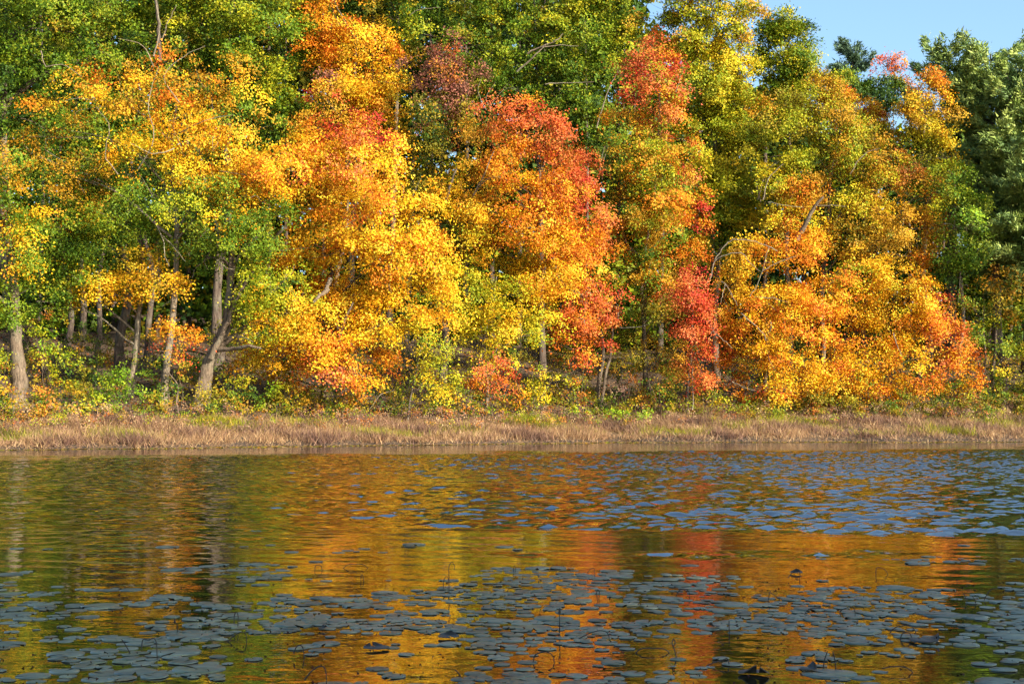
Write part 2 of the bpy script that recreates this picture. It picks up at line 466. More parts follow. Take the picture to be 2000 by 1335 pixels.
tree('maple_tree', 'leaning forked maple with a broad split trunk and a green to gold crown', 390, 6.0,
     [(440, 440, 62, 42, 'green:3,gold:1'), (510, 450, 55, 48, 'green:3,yg:1'), (500, 520, 55, 50, 'green:2,yg:3'), (545, 560, 60, 45, 'yg:3,gold:1'), (470, 600, 32, 28, 'yg:2,green:1'),
      (400, 500, 50, 42, 'green:3,dgreen:1'), (420, 370, 70, 45, 'green:2,gold:2'), (520, 390, 60, 45, 'gold:2,orange:1,green:1'), (600, 610, 60, 42, 'gold:3,yg:1'), (530, 620, 60, 35, 'gold:2,yg:2'), (480, 340, 60, 45, 'orange:2,gold:2')],
     FRONT, trunk=[(388, 785), (402, 730), (418, 690), (432, 655), (445, 600), (452, 520), (458, 440), (480, 370)], r=.33, fwd=.6,
     extra=[([(412, 700, -.4), (430, 660, -.5), (452, 610, -.6), (470, 570, -.7), (500, 520, -1)], 17, 7), ([(424, 683, -.3), (455, 682, -.8), (480, 676, -1.2), (510, 680, -1.4)], 13, 6),
            ([(458, 530, -.6), (438, 520, -1.3), (428, 508, -1.6), (445, 504, -1.8)], 6, 2), ([(440, 660, -.4), (470, 656, -1), (495, 668, -1.6)], 6, 3)])
tree('sapling', 'low orange sapling spray in front of the slim mottled trunk', 352, 4.8,
     [(335, 640, 34, 18, 'orange:3,gold:1'), (365, 650, 34, 20, 'orange:3,amber:1'), (350, 680, 32, 16, 'orange:2,red:1'), (320, 665, 20, 14, 'amber,orange')],
     FRONT, r=.04, leaf=.13, limbs=True, dens=.9)
# interior trunks
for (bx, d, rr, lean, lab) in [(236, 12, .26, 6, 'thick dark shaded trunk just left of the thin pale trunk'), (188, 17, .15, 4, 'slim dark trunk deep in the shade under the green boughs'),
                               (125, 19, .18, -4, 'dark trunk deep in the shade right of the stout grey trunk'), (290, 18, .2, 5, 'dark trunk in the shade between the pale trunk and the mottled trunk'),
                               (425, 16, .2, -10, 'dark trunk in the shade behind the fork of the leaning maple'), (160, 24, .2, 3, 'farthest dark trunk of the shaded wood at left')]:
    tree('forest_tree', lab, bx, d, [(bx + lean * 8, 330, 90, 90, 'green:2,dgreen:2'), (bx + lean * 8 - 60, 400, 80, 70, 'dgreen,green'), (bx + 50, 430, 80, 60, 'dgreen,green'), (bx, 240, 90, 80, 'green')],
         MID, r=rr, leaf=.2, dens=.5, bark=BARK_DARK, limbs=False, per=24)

# --- the golden centre
tree('maple_tree', 'big bright golden maple filling the left centre down to the shore', 632, 6.0,
     [(560, 330, 85, 50, 'gold:3,orange:1'), (650, 320, 80, 50, 'gold:2,orange:1,salmon:1'), (740, 340, 80, 48, 'gold:3,orange:1'), (620, 400, 85, 52, 'gold:3,orange:1'), (720, 420, 85, 55, 'gold:4,orange:1'),
      (810, 400, 62, 50, 'gold:3,yellow:1'), (840, 470, 58, 50, 'gold:3,orange:1'), (770, 500, 80, 55, 'gold:4,orange:1'), (670, 490, 80, 50, 'gold:2,orange:1'), (590, 470, 70, 45, 'gold:2,orange:1'),
      (850, 550, 52, 45, 'gold:3,yellow:2'), (770, 580, 75, 48, 'gold:4,yellow:1'), (690, 570, 65, 42, 'gold:3,orange:1'), (620, 580, 60, 40, 'gold:2,orange:1'), (800, 640, 52, 38, 'gold:3,yellow:1'), (720, 640, 70, 40, 'gold:3,orange:1'),
      (640, 660, 70, 38, 'gold:2,orange:1'), (560, 660, 60, 35, 'gold:3,orange:1'), (490, 700, 45, 34, 'gold:3,yellow:1'), (550, 710, 60, 32, 'orange:1,gold:2'), (650, 710, 60, 34, 'orange:1,gold:1,salmon:1'), (700, 745, 52, 26, 'orange:1,gold:1'),
      (740, 700, 40, 30, 'orange,gold'), (870, 620, 30, 26, 'gold')],
     FRONT, trunk=[(630, 800), (638, 740), (650, 690), (640, 600), (650, 520), (670, 430), (680, 350)], r=.2, fwd=.9, leaf=.165, dens=1.0,
     extra=[([(640, 565, -2.4), (622, 580, -3), (610, 592, -3.2)], 12, 6), ([(645, 545, -2.2), (638, 562, -2.4), (636, 572, -2.6)], 12, 8), ([(530, 470, -1.5), (550, 450, -2), (572, 428, -2.3)], 10, 4),
            ([(505, 500, -1.6), (530, 490, -2), (562, 488, -2.3), (605, 484, -2.4)], 5, 2), ([(530, 530, -1), (545, 500, -1.6), (560, 485, -1.9)], 5, 3), ([(655, 700, -1), (668, 640, -1.6), (690, 590, -2)], 9, 5),
            ([(780, 760, .2), (745, 770, -.6), (720, 800, -.8)], 4, 2)])
tree('maple_tree', 'second slim trunk close to the right of the golden maple trunk', 655, 7.5,
     [(690, 620, 60, 45, 'gold,orange'), (640, 560, 60, 45, 'gold,orange')], FRONT, trunk=[(655, 795), (662, 740), (672, 680), (685, 600), (690, 540)], r=.1, leaf=.16)
tree('maple_tree', 'tall yellow maple rising to the top edge left of the maroon tree', 690, 15,
     [(650, 40, 60, 45, 'gold:2,orange:2'), (690, 90, 70, 50, 'gold:3,orange:1'), (640, 110, 50, 40, 'gold:1,orange:2'), (730, 150, 62, 48, 'gold:4,yellow:1'), (670, 160, 60, 40, 'gold:2,orange:1'), (755, 215, 45, 42, 'gold:3,yellow:2'),
      (700, 215, 55, 40, 'gold:3,orange:1'), (770, 250, 28, 28, 'gold'), (640, -20, 50, 40, 'amber,orange'), (690, 270, 70, 40, 'gold,orange')],
     MID, r=.24, leaf=.18, dens=1.1)
tree('red_maple', 'small red and orange crown wedged below the tall yellow maple', 668, 11,
     [(630, 180, 45, 34, 'red:1,amber:2,maroon:1'), (655, 235, 55, 36, 'amber:3,red:1'), (710, 240, 42, 32, 'red:2,orange:1'), (740, 270, 30, 28, 'red:3'), (690, 285, 45, 30, 'red:1,orange:2'), (620, 250, 50, 36, 'orange:2,amber:2'), (600, 300, 60, 36, 'orange,gold')],
     MID, r=.15, leaf=.16)
tree('maple_tree', 'maroon crowned maple with dark green lower boughs right of the tall yellow tree', 862, 12,
     [(860, 95, 44, 28, 'maroon:3,salmon:1'), (850, 135, 55, 36, 'maroon:4,rust:1'), (905, 155, 48, 38, 'maroon:4,rust:1'), (840, 190, 52, 38, 'maroon:2,olive:2'), (900, 210, 52, 36, 'maroon:2,olive:2'), (850, 245, 55, 36, 'dgreen:2,olive:2,maroon:1'),
      (910, 255, 45, 34, 'olive:2,rust:1'), (850, 300, 52, 40, 'dgreen:2,olive:2'), (880, 350, 55, 45, 'olive:2,yg:2'), (840, 380, 45, 40, 'dgreen,olive'), (860, 430, 50, 50, 'olive,amber')],
     MID, r=.2, leaf=.16, dens=.85)
tree('maple_tree', 'domed orange maple with a salmon red top over twin pale trunks', 1165, 6.5,
     [(1000, 225, 62, 30, 'salmon:2,orange:1,rust:1'), (1070, 235, 55, 34, 'red:1,salmon:3'), (960, 275, 58, 40, 'orange:2,amber:2,salmon:1'), (1040, 290, 70, 42, 'salmon:2,orange:3'), (1110, 300, 48, 45, 'salmon:3,red:1,orange:1'), (930, 330, 55, 40, 'amber:2,orange:1,yg:1'),
      (1000, 350, 75, 45, 'orange:4,amber:1'), (1080, 370, 65, 48, 'orange:3,salmon:2'), (1130, 380, 36, 45, 'salmon:3,red:1'), (920, 400, 50, 42, 'gold:2,amber:2'), (980, 430, 75, 45, 'orange:2,gold:1,rust:1'), (1070, 450, 75, 48, 'orange:3,gold:2'), (1130, 470, 42, 45, 'orange:2,salmon:2'),
      (930, 470, 50, 40, 'gold:2,yellow:1,yg:1'), (1000, 510, 75, 42, 'yellow:2,gold:2,yg:1'), (1080, 530, 70, 42, 'gold:3,orange:1'), (1150, 545, 45, 42, 'orange:2,salmon:2,gold:1'), (1190, 590, 34, 38, 'salmon:4,red:1'), (1130, 610, 52, 36, 'orange:2,salmon:2'), (1170, 645, 42, 30, 'salmon:3,red:2'), (1100, 660, 48, 34, 'orange:3,red:1'), (1060, 600, 50, 36, 'gold:3,yg:1'), (1150, 320, 42, 40, 'salmon:2,rust:1'), (1165, 430, 40, 45, 'salmon:2,orange:2'), (1160, 500, 42, 40, 'orange:2,salmon:1'), (890, 380, 45, 40, 'amber:2,yg:1'), (900, 440, 48, 40, 'gold:2,amber:1'), (1040, 400, 70, 45, 'orange:2,gold:1,salmon:1', -2.4), (1090, 560, 60, 45, 'gold:2,orange:1', -2.4), (1080, 480, 60, 45, 'orange:1,gold:1,amber:1', -2.4)],
     FRONT, trunk=[(1160, 800), (1170, 745), (1178, 690), (1168, 620), (1130, 520), (1080, 400), (1050, 300)], r=.13, bark=BARK, fwd=.9, leaf=.155, dens=.85,
     extra=[([(1172, 800, -.3), (1182, 740, -.4), (1192, 690, -.5), (1196, 640, -.6)], 10, 5), ([(870, 395, -1.5), (880, 360, -2.2), (892, 330, -2.4)], 9, 4), ([(925, 380, -2), (945, 340, -2.6), (965, 295, -3)], 7, 3), ([(920, 390, -1.6), (950, 350, -2.6), (985, 345, -3)], 6, 3),
            ([(1170, 340, 1), (1175, 310, .6), (1182, 285, .4)], 6, 3), ([(1130, 620, -2), (1140, 625, -2.4), (1143, 635, -2.5)], 4, 2), ([(960, 215, -.5), (950, 190, -.6), (968, 160, -.7)], 3, 1), ([(955, 210, -.5), (975, 185, -.7), (990, 165, -.7)], 3, 1), ([(950, 215, -.5), (935, 180, -.7), (940, 150, -.7)], 3, 1)])
tree('maple_tree', 'yellow leafed maple with pale slim stems below the domed orange maple', 950, 7,
     [(900, 560, 50, 40, 'yellow:2,yg:2'), (960, 570, 55, 38, 'yellow:2,yg:2'), (1020, 570, 48, 36, 'gold:2,yellow:2'), (940, 630, 50, 38, 'yellow:3,yg:1'), (1000, 640, 52, 36, 'yellow:2,gold:2'), (970, 690, 34, 32, 'yellow:3'), (900, 620, 40, 34, 'yg:2,yellow:1'), (1050, 650, 38, 28, 'yellow,yg')],
     FRONT, trunk=[(945, 800), (952, 740), (940, 690), (960, 600), (970, 540)], r=.08, bark=BARK_PALE, fwd=.7, leaf=.15, dens=.8,
     extra=[([(917, 800, -.8), (925, 745, -1), (942, 700, -1.4), (948, 680, -1.4)], 6, 3), ([(955, 735, -1.4), (962, 710, -1.6), (970, 690, -1.8)], 4, 2)])
tree('red_maple', 'small orange red maple hanging low beside the pale slim stems', 965, 4.6,
     [(945, 715, 26, 20, 'salmon:3,orange:1'), (985, 705, 18, 16, 'red:3,salmon:1'), (990, 725, 16, 14, 'red:2,salmon:2'), (955, 750, 34, 22, 'orange:2,salmon:2'), (925, 740, 20, 16, 'orange:2,salmon:1'), (1000, 765, 20, 12, 'orange,salmon')],
     FRONT, r=.05, leaf=.14, dens=.9)
tree('sapling', 'yellow green sapling on a thin white leaning stem', 795, 3.6,
     [(845, 655, 36, 26, 'lime:1,yg:2,yellow:1'), (860, 690, 34, 28, 'yg:2,yellow:2'), (835, 700, 30, 28, 'yg:2,yellow:1'), (860, 730, 34, 24, 'yellow:2,yg:2'), (830, 745, 28, 20, 'yg:2,gold:1'), (865, 760, 32, 20, 'yellow:2,gold:1,yg:1')],
     FRONT, trunk=[(796, 812), (803, 770), (812, 730), (820, 690), (832, 650)], r=.045, bark=BARK_PALE, leaf=.13, dens=.75)

# --- tall green oaks behind
tree('oak_tree', 'broad green oak with open dark boughs at the top centre', 1060, 19,
     [(830, 50, 60, 48, 'green:3,yg:1'), (890, 90, 65, 45, 'green:3,olive:1'), (960, 40, 75, 50, 'green:3,yg:1'), (1050, 50, 75, 45, 'green:2,yg:2'), (1140, 60, 75, 48, 'green:2,yg:2'), (1215, 50, 60, 48, 'yg:2,green:1,amber:1'), (980, 110, 70, 42, 'green:3,yg:1'), (1060, 120, 70, 36, 'green:3'),
      (1160, 125, 62, 42, 'green:3,yg:1'), (1010, 170, 62, 38, 'green:3,yg:1'), (1110, 200, 75, 42, 'green:2,dgreen:2'), (1170, 210, 52, 50, 'green:2,olive:1'), (1060, 190, 50, 32, 'dgreen:2,green:2'), (1120, 270, 70, 42, 'dgreen:3,green:1'), (1180, 300, 50, 60, 'dgreen:2,olive:1'),
      (900, -40, 100, 60, 'green'), (1030, -60, 110, 70, 'green,yg'), (1160, -30, 90, 60, 'green,yg'), (960, -150, 110, 70, 'green'), (1090, -150, 110, 70, 'green,yg'), (950, 170, 40, 36, 'green,yg')],
     BACK, r=.2, leaf=.2, dens=.8, bark=BARK_DARK,
     extra=[([(1030, 105, -4), (1060, 90, -4.3), (1085, 80, -4.5), (1100, 66, -4.6)], 8, 4), ([(1010, 140, -3.8), (1040, 112, -4.2), (1062, 92, -4.4)], 8, 5), ([(1060, 92, -4.3), (1100, 88, -4.4), (1130, 90, -4.5)], 5, 2), ([(1065, 165, -4), (1110, 162, -4.3), (1160, 160, -4.4)], 5, 2), ([(1165, 250, -3.8), (1190, 170, -4.2), (1210, 140, -4.4)], 6, 3), ([(800, 30, -3.6), (820, 18, -3.8), (860, 15, -4)], 4, 2)])
tree('oak_tree', 'green oak filling the top left above the orange maple', 430, 18,
     [(240, 40, 75, 50, 'green:3,yg:1'), (330, 40, 75, 48, 'green:3,yg:1'), (430, 30, 80, 50, 'green:2,yg:2'), (530, 40, 75, 52, 'yg:2,green:2'), (590, 90, 50, 52, 'yg:2,green:2'), (500, 110, 70, 48, 'green:3,yg:1'), (400, 110, 75, 46, 'green:3,olive:1'), (560, 170, 60, 50, 'yg:2,green:2'), (490, 190, 65, 48, 'green:3'),
      (590, 240, 50, 45, 'green,yg'), (540, 240, 55, 45, 'green:2,dgreen:1'), (300, 110, 70, 42, 'green:2,dgreen:1'), (300, -60, 110, 70, 'green'), (430, -70, 110, 70, 'green,yg'), (560, -60, 90, 70, 'yg,green'), (420, -180, 120, 80, 'green'), (230, 110, 60, 45, 'green:2,olive:1'), (600, 10, 40, 40, 'yg,amber')],
     BACK, r=.2, leaf=.2, dens=.8, bark=BARK_DARK,
     extra=[([(312, 120, -4), (310, 60, -4.2), (306, 10, -4.3), (300, -40, -4.3)], 11, 6), ([(315, 80, -4.2), (330, 40, -4.4), (345, 10, -4.6)], 6, 3)])
tree('oak_tree', 'dark green oak in the top left corner', 60, 14,
     [(40, 50, 75, 52, 'green:3,dgreen:1'), (130, 60, 75, 52, 'green:3,olive:1'), (30, 140, 70, 52, 'green:3,dgreen:2'), (120, 140, 75, 45, 'green:3,dgreen:1'), (190, 110, 52, 45, 'green:2,olive:1'), (40, 230, 62, 48, 'dgreen:2,green:2'), (60, -40, 110, 70, 'green'), (170, -20, 80, 60, 'green'), (-60, 100, 100, 110, 'green'), (-70, 240, 90, 80, 'green,dgreen'), (60, -150, 120, 80, 'green')],
     BACK, r=.34, leaf=.19, dens=.85, trunk=[(15, 700), (14, 560), (12, 400), (8, 250), (8, 100), (20, -60)], fwd=.3)
tree('oak_tree', 'olive brown crown wedged at the top between the yellow maple and the green oak', 770, 22,
     [(755, 30, 48, 45, 'olive:2,yg:1,amber:1'), (770, 90, 40, 45, 'olive:2,amber:2'), (780, 150, 30, 40, 'olive,amber'), (740, -50, 70, 60, 'olive,yg'), (800, -10, 50, 40, 'olive,green')], BACK, r=.24, leaf=.19, dens=.9)

# --- centre right
tree('red_maple', 'tall narrow red and orange maple right of centre', 1260, 9.5,
     [(1270, 85, 38, 26, 'red:2,salmon:2'), (1245, 120, 44, 32, 'red:2,salmon:2,rust:1'), (1305, 120, 36, 32, 'red:2,orange:2'), (1230, 170, 42, 36, 'red:2,maroon:1,olive:1'), (1290, 175, 50, 36, 'salmon:2,orange:1,yg:1'), (1335, 130, 16, 16, 'red:3'), (1240, 225, 52, 36, 'orange:1,yg:1,amber:1'), (1310, 230, 42, 36, 'orange:2,salmon:2'), (1350, 280, 26, 28, 'red:1,orange:3'),
      (1240, 285, 60, 36, 'amber:2,green:2'), (1310, 295, 48, 36, 'amber:1,orange:1,yg:2'), (1210, 340, 50, 40, 'dgreen:2,orange:1'), (1280, 350, 60, 38, 'yg:2,green:1,orange:1'), (1345, 350, 26, 36, 'red:3,salmon:1'), (1330, 400, 42, 40, 'orange:2,red:1,yg:1'), (1365, 420, 20, 42, 'red:4'), (1230, 410, 60, 40, 'amber:2,green:2'), (1290, 430, 60, 40, 'amber:2,green:1,orange:1'), (1220, 470, 48, 38, 'orange:2,green:2'), (1300, 490, 60, 40, 'green:1,amber:2,orange:1'), (1350, 480, 36, 36, 'amber,orange'), (1270, 545, 60, 40, 'amber:2,green:1,orange:1', -1.5), (1290, 600, 50, 36, 'olive:2,amber:1', -1), (1270, 310, 60, 45, 'orange:1,yg:1,amber:1', -2), (1290, 400, 60, 45, 'amber:1,yg:1,orange:1', -2)],
     FRONT, r=.13, leaf=.16, dens=.85, extra=[([(1176, 350, -1), (1180, 310, -1.4), (1188, 285, -1.6)], 5, 2), ([(1320, 180, -2.4), (1326, 160, -2.6), (1330, 145, -2.8)], 4, 2)])
tree('oak_tree', 'tall yellow green oak touching the top edge beside the sky', 1400, 15,
     [(1310, 25, 55, 40, 'yg:2,amber:1'), (1380, 30, 62, 40, 'yg:3,yellow:1'), (1440, 60, 46, 45, 'yg:2,yellow:1,amber:1'), (1350, 90, 62, 42, 'yg:3,amber:1'), (1420, 120, 58, 45, 'yg:2,yellow:2'), (1380, 170, 65, 45, 'yg:3,yellow:1'), (1450, 190, 48, 45, 'yg:2,amber:1'), (1400, 240, 65, 46, 'yellow:2,yg:3'), (1350, 220, 42, 42, 'yg'), (1460, 270, 52, 46, 'yg:2,olive:1'), (1400, 310, 60, 46, 'yellow:2,yg:3'),
      (1450, 350, 55, 46, 'yg:3,yellow:1'), (1400, 390, 52, 45, 'yg:3,green:1'), (1460, 420, 50, 42, 'yellow:2,yg:2'), (1420, 460, 48, 42, 'yg:2,green:1'), (1390, -40, 70, 45, 'yg,amber'), (1470, 20, 18, 18, 'amber')],
     BACK, r=.2, leaf=.19, dens=1.6, extra=[([(1480, 390, -4), (1490, 355, -4.2), (1500, 330, -4.3), (1530, 310, -4.4)], 5, 2), ([(1486, 395, -4), (1478, 360, -4.1), (1476, 345, -4.2)], 4, 2)])
tree('oak_tree', 'rounded green crown standing against the sky right of the tall yellow green oak', 1540, 22,
     [(1525, 45, 38, 28, 'yg:2,green:2'), (1500, 90, 30, 40, 'green:2,yg:1'), (1545, 95, 46, 40, 'green:2,yg:2'), (1570, 150, 46, 40, 'yg:2,green:2'), (1520, 160, 45, 45, 'green:2,yg:2'), (1590, 190, 45, 38, 'yg:3'), (1540, 220, 60, 42, 'yg:2,olive:2'), (1505, 60, 26, 26, 'green,yg'), (1550, 60, 28, 26, 'yg,green'), (1530, 125, 50, 34, 'green:2,yg:2'), (1575, 120, 26, 26, 'yg,amber'), (1605, 165, 28, 22, 'yg,amber'), (1490, 130, 26, 40, 'yg,green')],
     BACK, r=.2, leaf=.2, dens=1.5)
tree('oak_tree', 'wide olive and amber oak with a dark leaning limb on the right slope', 1600, 11,
     [(1540, 230, 62, 42, 'olive:1,yg:2'), (1620, 170, 45, 34, 'amber:2,yg:1'), (1620, 230, 60, 42, 'yg:2,amber:2'), (1690, 260, 55, 42, 'olive:1,yg:2,amber:1'), (1560, 300, 65, 45, 'yg:3,amber:1'), (1640, 310, 65, 45, 'yg:2,olive:1,amber:1'), (1720, 320, 55, 45, 'amber:3,yg:1'), (1760, 350, 38, 45, 'amber:2,rust:1'), (1510, 350, 45, 45, 'yg:2,yellow:1'), (1590, 370, 60, 40, 'orange:1,amber:2'), (1680, 390, 62, 45, 'yg:1,amber:1,yellow:1'), (1760, 420, 52, 48, 'amber:3,gold:1'), (1815, 440, 28, 48, 'amber:2,orange:1'), (1640, 460, 70, 42, 'olive:2,amber:2'),
      (1720, 480, 62, 45, 'amber:2,olive:1'), (1800, 500, 42, 45, 'amber:3,orange:1'), (1540, 420, 52, 38, 'yellow:2,orange:1'), (1580, 470, 52, 34, 'orange:2,gold:1')],
     MID, r=.17, leaf=.165, dens=1.1,
     extra=[([(1556, 468, -3), (1575, 435, -3.4), (1590, 405, -3.7), (1608, 384, -3.9)], 14, 6), ([(1596, 402, -3.7), (1625, 401, -3.9), (1652, 403, -4)], 4, 2), ([(1500, 395, -3), (1530, 400, -3.3), (1570, 405, -3.5)], 4, 2), ([(1490, 390, -3), (1500, 350, -3.3), (1530, 320, -3.5)], 6, 3), ([(1660, 340, -3.6), (1690, 300, -3.8), (1720, 290, -4)], 4, 2)])
tree('maple_tree', 'vivid orange crown patch on the skyline slope above the olive oak', 1690, 24,
     [(1640, 180, 32, 24, 'orange:3,gold:1'), (1670, 205, 36, 24, 'orange:4'), (1705, 220, 34, 26, 'orange:3,gold:1'), (1735, 260, 28, 30, 'orange:2,gold:1'), (1680, 250, 50, 34, 'green,orange'), (1745, 290, 24, 28, 'gold,orange')], BACK, r=.2, leaf=.19, dens=1.1)
tree('maple_tree', 'wide gold and orange maple with arching bare grey branches at lower right', 1490, 7,
     [(1470, 490, 62, 34, 'gold:2,amber:2'), (1540, 500, 60, 36, 'orange:3,gold:1'), (1430, 560, 44, 42, 'amber:2,gold:2'), (1500, 570, 62, 42, 'gold:2,orange:2'), (1580, 570, 60, 42, 'orange:3,gold:1'), (1440, 640, 44, 38, 'orange:3,gold:1'), (1510, 650, 60, 38, 'orange:2,gold:2'), (1590, 640, 60, 40, 'gold:2,orange:3'), (1430, 700, 40, 34, 'orange:3,red:1'), (1490, 720, 52, 36, 'orange:2,gold:2'), (1440, 755, 40, 24, 'orange:2,red:1'), (1530, 610, 55, 42, 'orange:1,gold:2', -2.2), (1500, 690, 50, 40, 'gold:2,orange:1', -2.2), (1400, 600, 34, 40, 'amber,orange'), (1560, 730, 52, 38, 'gold:4'), (1530, 770, 48, 20, 'gold:3,orange:1')],
     FRONT, trunk=[(1500, 795), (1495, 720), (1500, 650), (1485, 590), (1500, 520)], r=.16, leaf=.155, dens=.8, fwd=.6,
     extra=[([(1386, 545, -2.6), (1396, 510, -2.8), (1415, 480, -3), (1432, 469, -3.1), (1458, 469, -3.2), (1495, 478, -3.2), (1518, 490, -3.2)], 6, 3), ([(1394, 512, -2.8), (1412, 500, -3), (1446, 493, -3.2), (1462, 510, -3.2), (1485, 530, -3.2)], 5, 2), ([(1465, 578, -3), (1482, 548, -3.1), (1495, 505, -3.2), (1502, 480, -3.2)], 3, 2),
            ([(1490, 528, -3), (1520, 512, -3.2), (1555, 500, -3.2)], 4, 2), ([(1474, 580, -2.9), (1510, 582, -3.1), (1540, 590, -3.2)], 5, 2), ([(1448, 612, -2.9), (1470, 632, -3.1), (1490, 650, -3.1), (1496, 665, -3.1)], 5, 3), ([(1408, 550, -2.7), (1417, 555, -2.9), (1432, 580, -3), (1440, 597, -3)], 4, 2),
            ([(1416, 553, -2.8), (1410, 580, -3), (1408, 592, -3)], 4, 2), ([(1382, 625, -2.6), (1396, 648, -2.8), (1418, 668, -3), (1430, 680, -3)], 4, 2), ([(1383, 670, -2.6), (1390, 650, -2.8), (1396, 636, -2.9)], 4, 2), ([(1500, 650, -2.6), (1506, 640, -2.8), (1506, 628, -2.9)], 7, 5), ([(1430, 745, -2.6), (1450, 755, -2.8), (1475, 762, -3)], 4, 2)])
tree('maple_tree', 'golden yellow maple reaching down to the sedge right of the arching bare branches', 1660, 7,
     [(1640, 560, 58, 40, 'gold:2,orange:1,yg:1'), (1710, 540, 58, 42, 'gold:3,yellow:1'), (1770, 580, 50, 42, 'gold:4,yellow:1'), (1650, 620, 60, 38, 'orange:1,gold:2,olive:1'), (1720, 620, 58, 38, 'gold:3,orange:1'), (1630, 690, 58, 36, 'gold:2,orange:2'), (1700, 690, 60, 38, 'gold:3,orange:1'), (1650, 745, 58, 32, 'gold:4,orange:1'), (1720, 745, 48, 30, 'gold:3,orange:1'), (1600, 760, 48, 24, 'gold:3,orange:1'), (1680, 775, 42, 16, 'gold,orange'), (1760, 650, 48, 36, 'gold:3,orange:1')],
     FRONT, r=.15, leaf=.155, dens=.85, fwd=.7, extra=[([(1745, 650, -2.6), (1752, 675, -2.9), (1762, 695, -3)], 5, 2)])
tree('maple_tree', 'orange maple with a red shoulder ending the bright row at right', 1790, 7,
     [(1800, 560, 44, 36, 'gold:3,orange:1'), (1840, 610, 34, 34, 'salmon:2,orange:2'), (1860, 660, 32, 30, 'salmon:2,orange:2'), (1800, 640, 48, 36, 'gold:2,orange:2'), (1850, 700, 40, 28, 'orange:2,salmon:1,gold:1'), (1790, 700, 48, 34, 'gold:2,orange:2'), (1885, 725, 26, 20, 'orange:3,gold:1'), (1840, 745, 44, 24, 'orange:2,gold:2'), (1780, 750, 42, 26, 'gold:2,orange:1'), (1890, 755, 24, 18, 'orange:2,gold:2'), (1870, 690, 28, 24, 'salmon,orange')],
     FRONT, r=.13, leaf=.155, dens=.85, fwd=.7)
tree('red_maple', 'deep red maple standing above two short dark stems', 1342, 5.5,
     [(1350, 545, 36, 24, 'red:3,salmon:1'), (1340, 585, 42, 30, 'red:3,salmon:1'), (1370, 600, 32, 30, 'red:4'), (1345, 635, 40, 28, 'red:3,salmon:2'), (1375, 650, 22, 24, 'red:3'), (1365, 690, 30, 26, 'red:2,rust:1'), (1360, 735, 34, 24, 'red:2,salmon:1,rust:1'), (1330, 690, 30, 24, 'rust:2,amber:1'), (1310, 580, 26, 24, 'salmon:2,orange:1'), (1320, 740, 30, 22, 'rust,olive')],
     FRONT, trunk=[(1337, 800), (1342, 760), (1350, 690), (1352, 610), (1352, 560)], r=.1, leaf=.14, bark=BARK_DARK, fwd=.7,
     extra=[([(1352, 800, -.6), (1354, 775, -.7), (1352, 740, -.8), (1350, 700, -.8)], 8, 5)])
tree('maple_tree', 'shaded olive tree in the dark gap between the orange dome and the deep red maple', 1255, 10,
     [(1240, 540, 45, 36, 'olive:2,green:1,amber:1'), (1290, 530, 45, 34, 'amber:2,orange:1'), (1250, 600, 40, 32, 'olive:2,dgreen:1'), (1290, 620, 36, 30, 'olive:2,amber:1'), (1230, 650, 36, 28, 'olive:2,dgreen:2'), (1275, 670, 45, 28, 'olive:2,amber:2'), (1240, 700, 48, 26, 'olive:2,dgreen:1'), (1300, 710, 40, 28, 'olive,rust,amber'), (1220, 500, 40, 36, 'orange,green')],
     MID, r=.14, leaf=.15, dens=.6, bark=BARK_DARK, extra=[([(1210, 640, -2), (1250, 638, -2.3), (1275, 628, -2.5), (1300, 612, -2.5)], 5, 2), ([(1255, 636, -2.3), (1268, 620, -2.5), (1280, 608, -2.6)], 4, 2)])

# --- right edge
tree('oak_tree', 'yellow and orange oak in front of the big pine', 1815, 17,
     [(1825, 150, 24, 18, 'orange:3,gold:1'), (1808, 180, 36, 24, 'gold:2,orange:1'), (1785, 205, 32, 26, 'gold:2,amber:1'), (1830, 205, 32, 26, 'yellow:2,amber:1'), (1760, 215, 30, 20, 'amber:2,olive:1'), (1800, 245, 42, 26, 'yellow:2,amber:1'), (1845, 265, 30, 24, 'yellow:2,gold:1'), (1860, 230, 24, 24, 'amber,olive'), (1810, 290, 45, 30, 'yg:2,olive:2'), (1780, 270, 30, 28, 'olive'), (1850, 310, 26, 24, 'yg:2,yellow:1'), (1800, 340, 45, 36, 'yg:1,olive:2'), (1850, 360, 36, 30, 'green:1,yg:2'), (1820, 400, 45, 36, 'green,yg,orange')],
     BACK, r=.2, leaf=.18, dens=.9)
tree('oak_tree', 'green oak with large glossy leaves right of the amber slope', 1880, 11,
     [(1865, 345, 36, 30, 'green:3,yg:1'), (1850, 390, 34, 30, 'green:2,yg:2'), (1890, 390, 36, 32, 'green:4'), (1870, 440, 44, 34, 'green:4,lime:1'), (1905, 430, 24, 30, 'green:3'), (1870, 490, 42, 32, 'green:4'), (1905, 500, 28, 30, 'green:3,lime:1'), (1850, 525, 34, 24, 'green:3'), (1890, 535, 36, 22, 'green:3,dgreen:1')],
     MID, r=.16, leaf=.2, dens=.75, bark=BARK_PALE, extra=[([(1872, 590, -1.5), (1873, 560, -1.8), (1876, 530, -2)], 4, 2), ([(1874, 552, -1.8), (1886, 556, -2), (1892, 562, -2)], 3, 1)])
tree('sapling', 'sparse green and rust sapling below the glossy green oak', 1915, 9.5,
     [(1870, 575, 32, 22, 'green:2,rust:1'), (1900, 600, 36, 26, 'olive:2,rust:1,green:1'), (1935, 640, 34, 30, 'green:2,yg:1'), (1900, 650, 30, 26, 'green:2,amber:1'), (1935, 560, 28, 26, 'orange:1,amber:2'), (1960, 600, 34, 30, 'amber:2,olive:2')],
     MID, r=.08, leaf=.16, dens=.5)
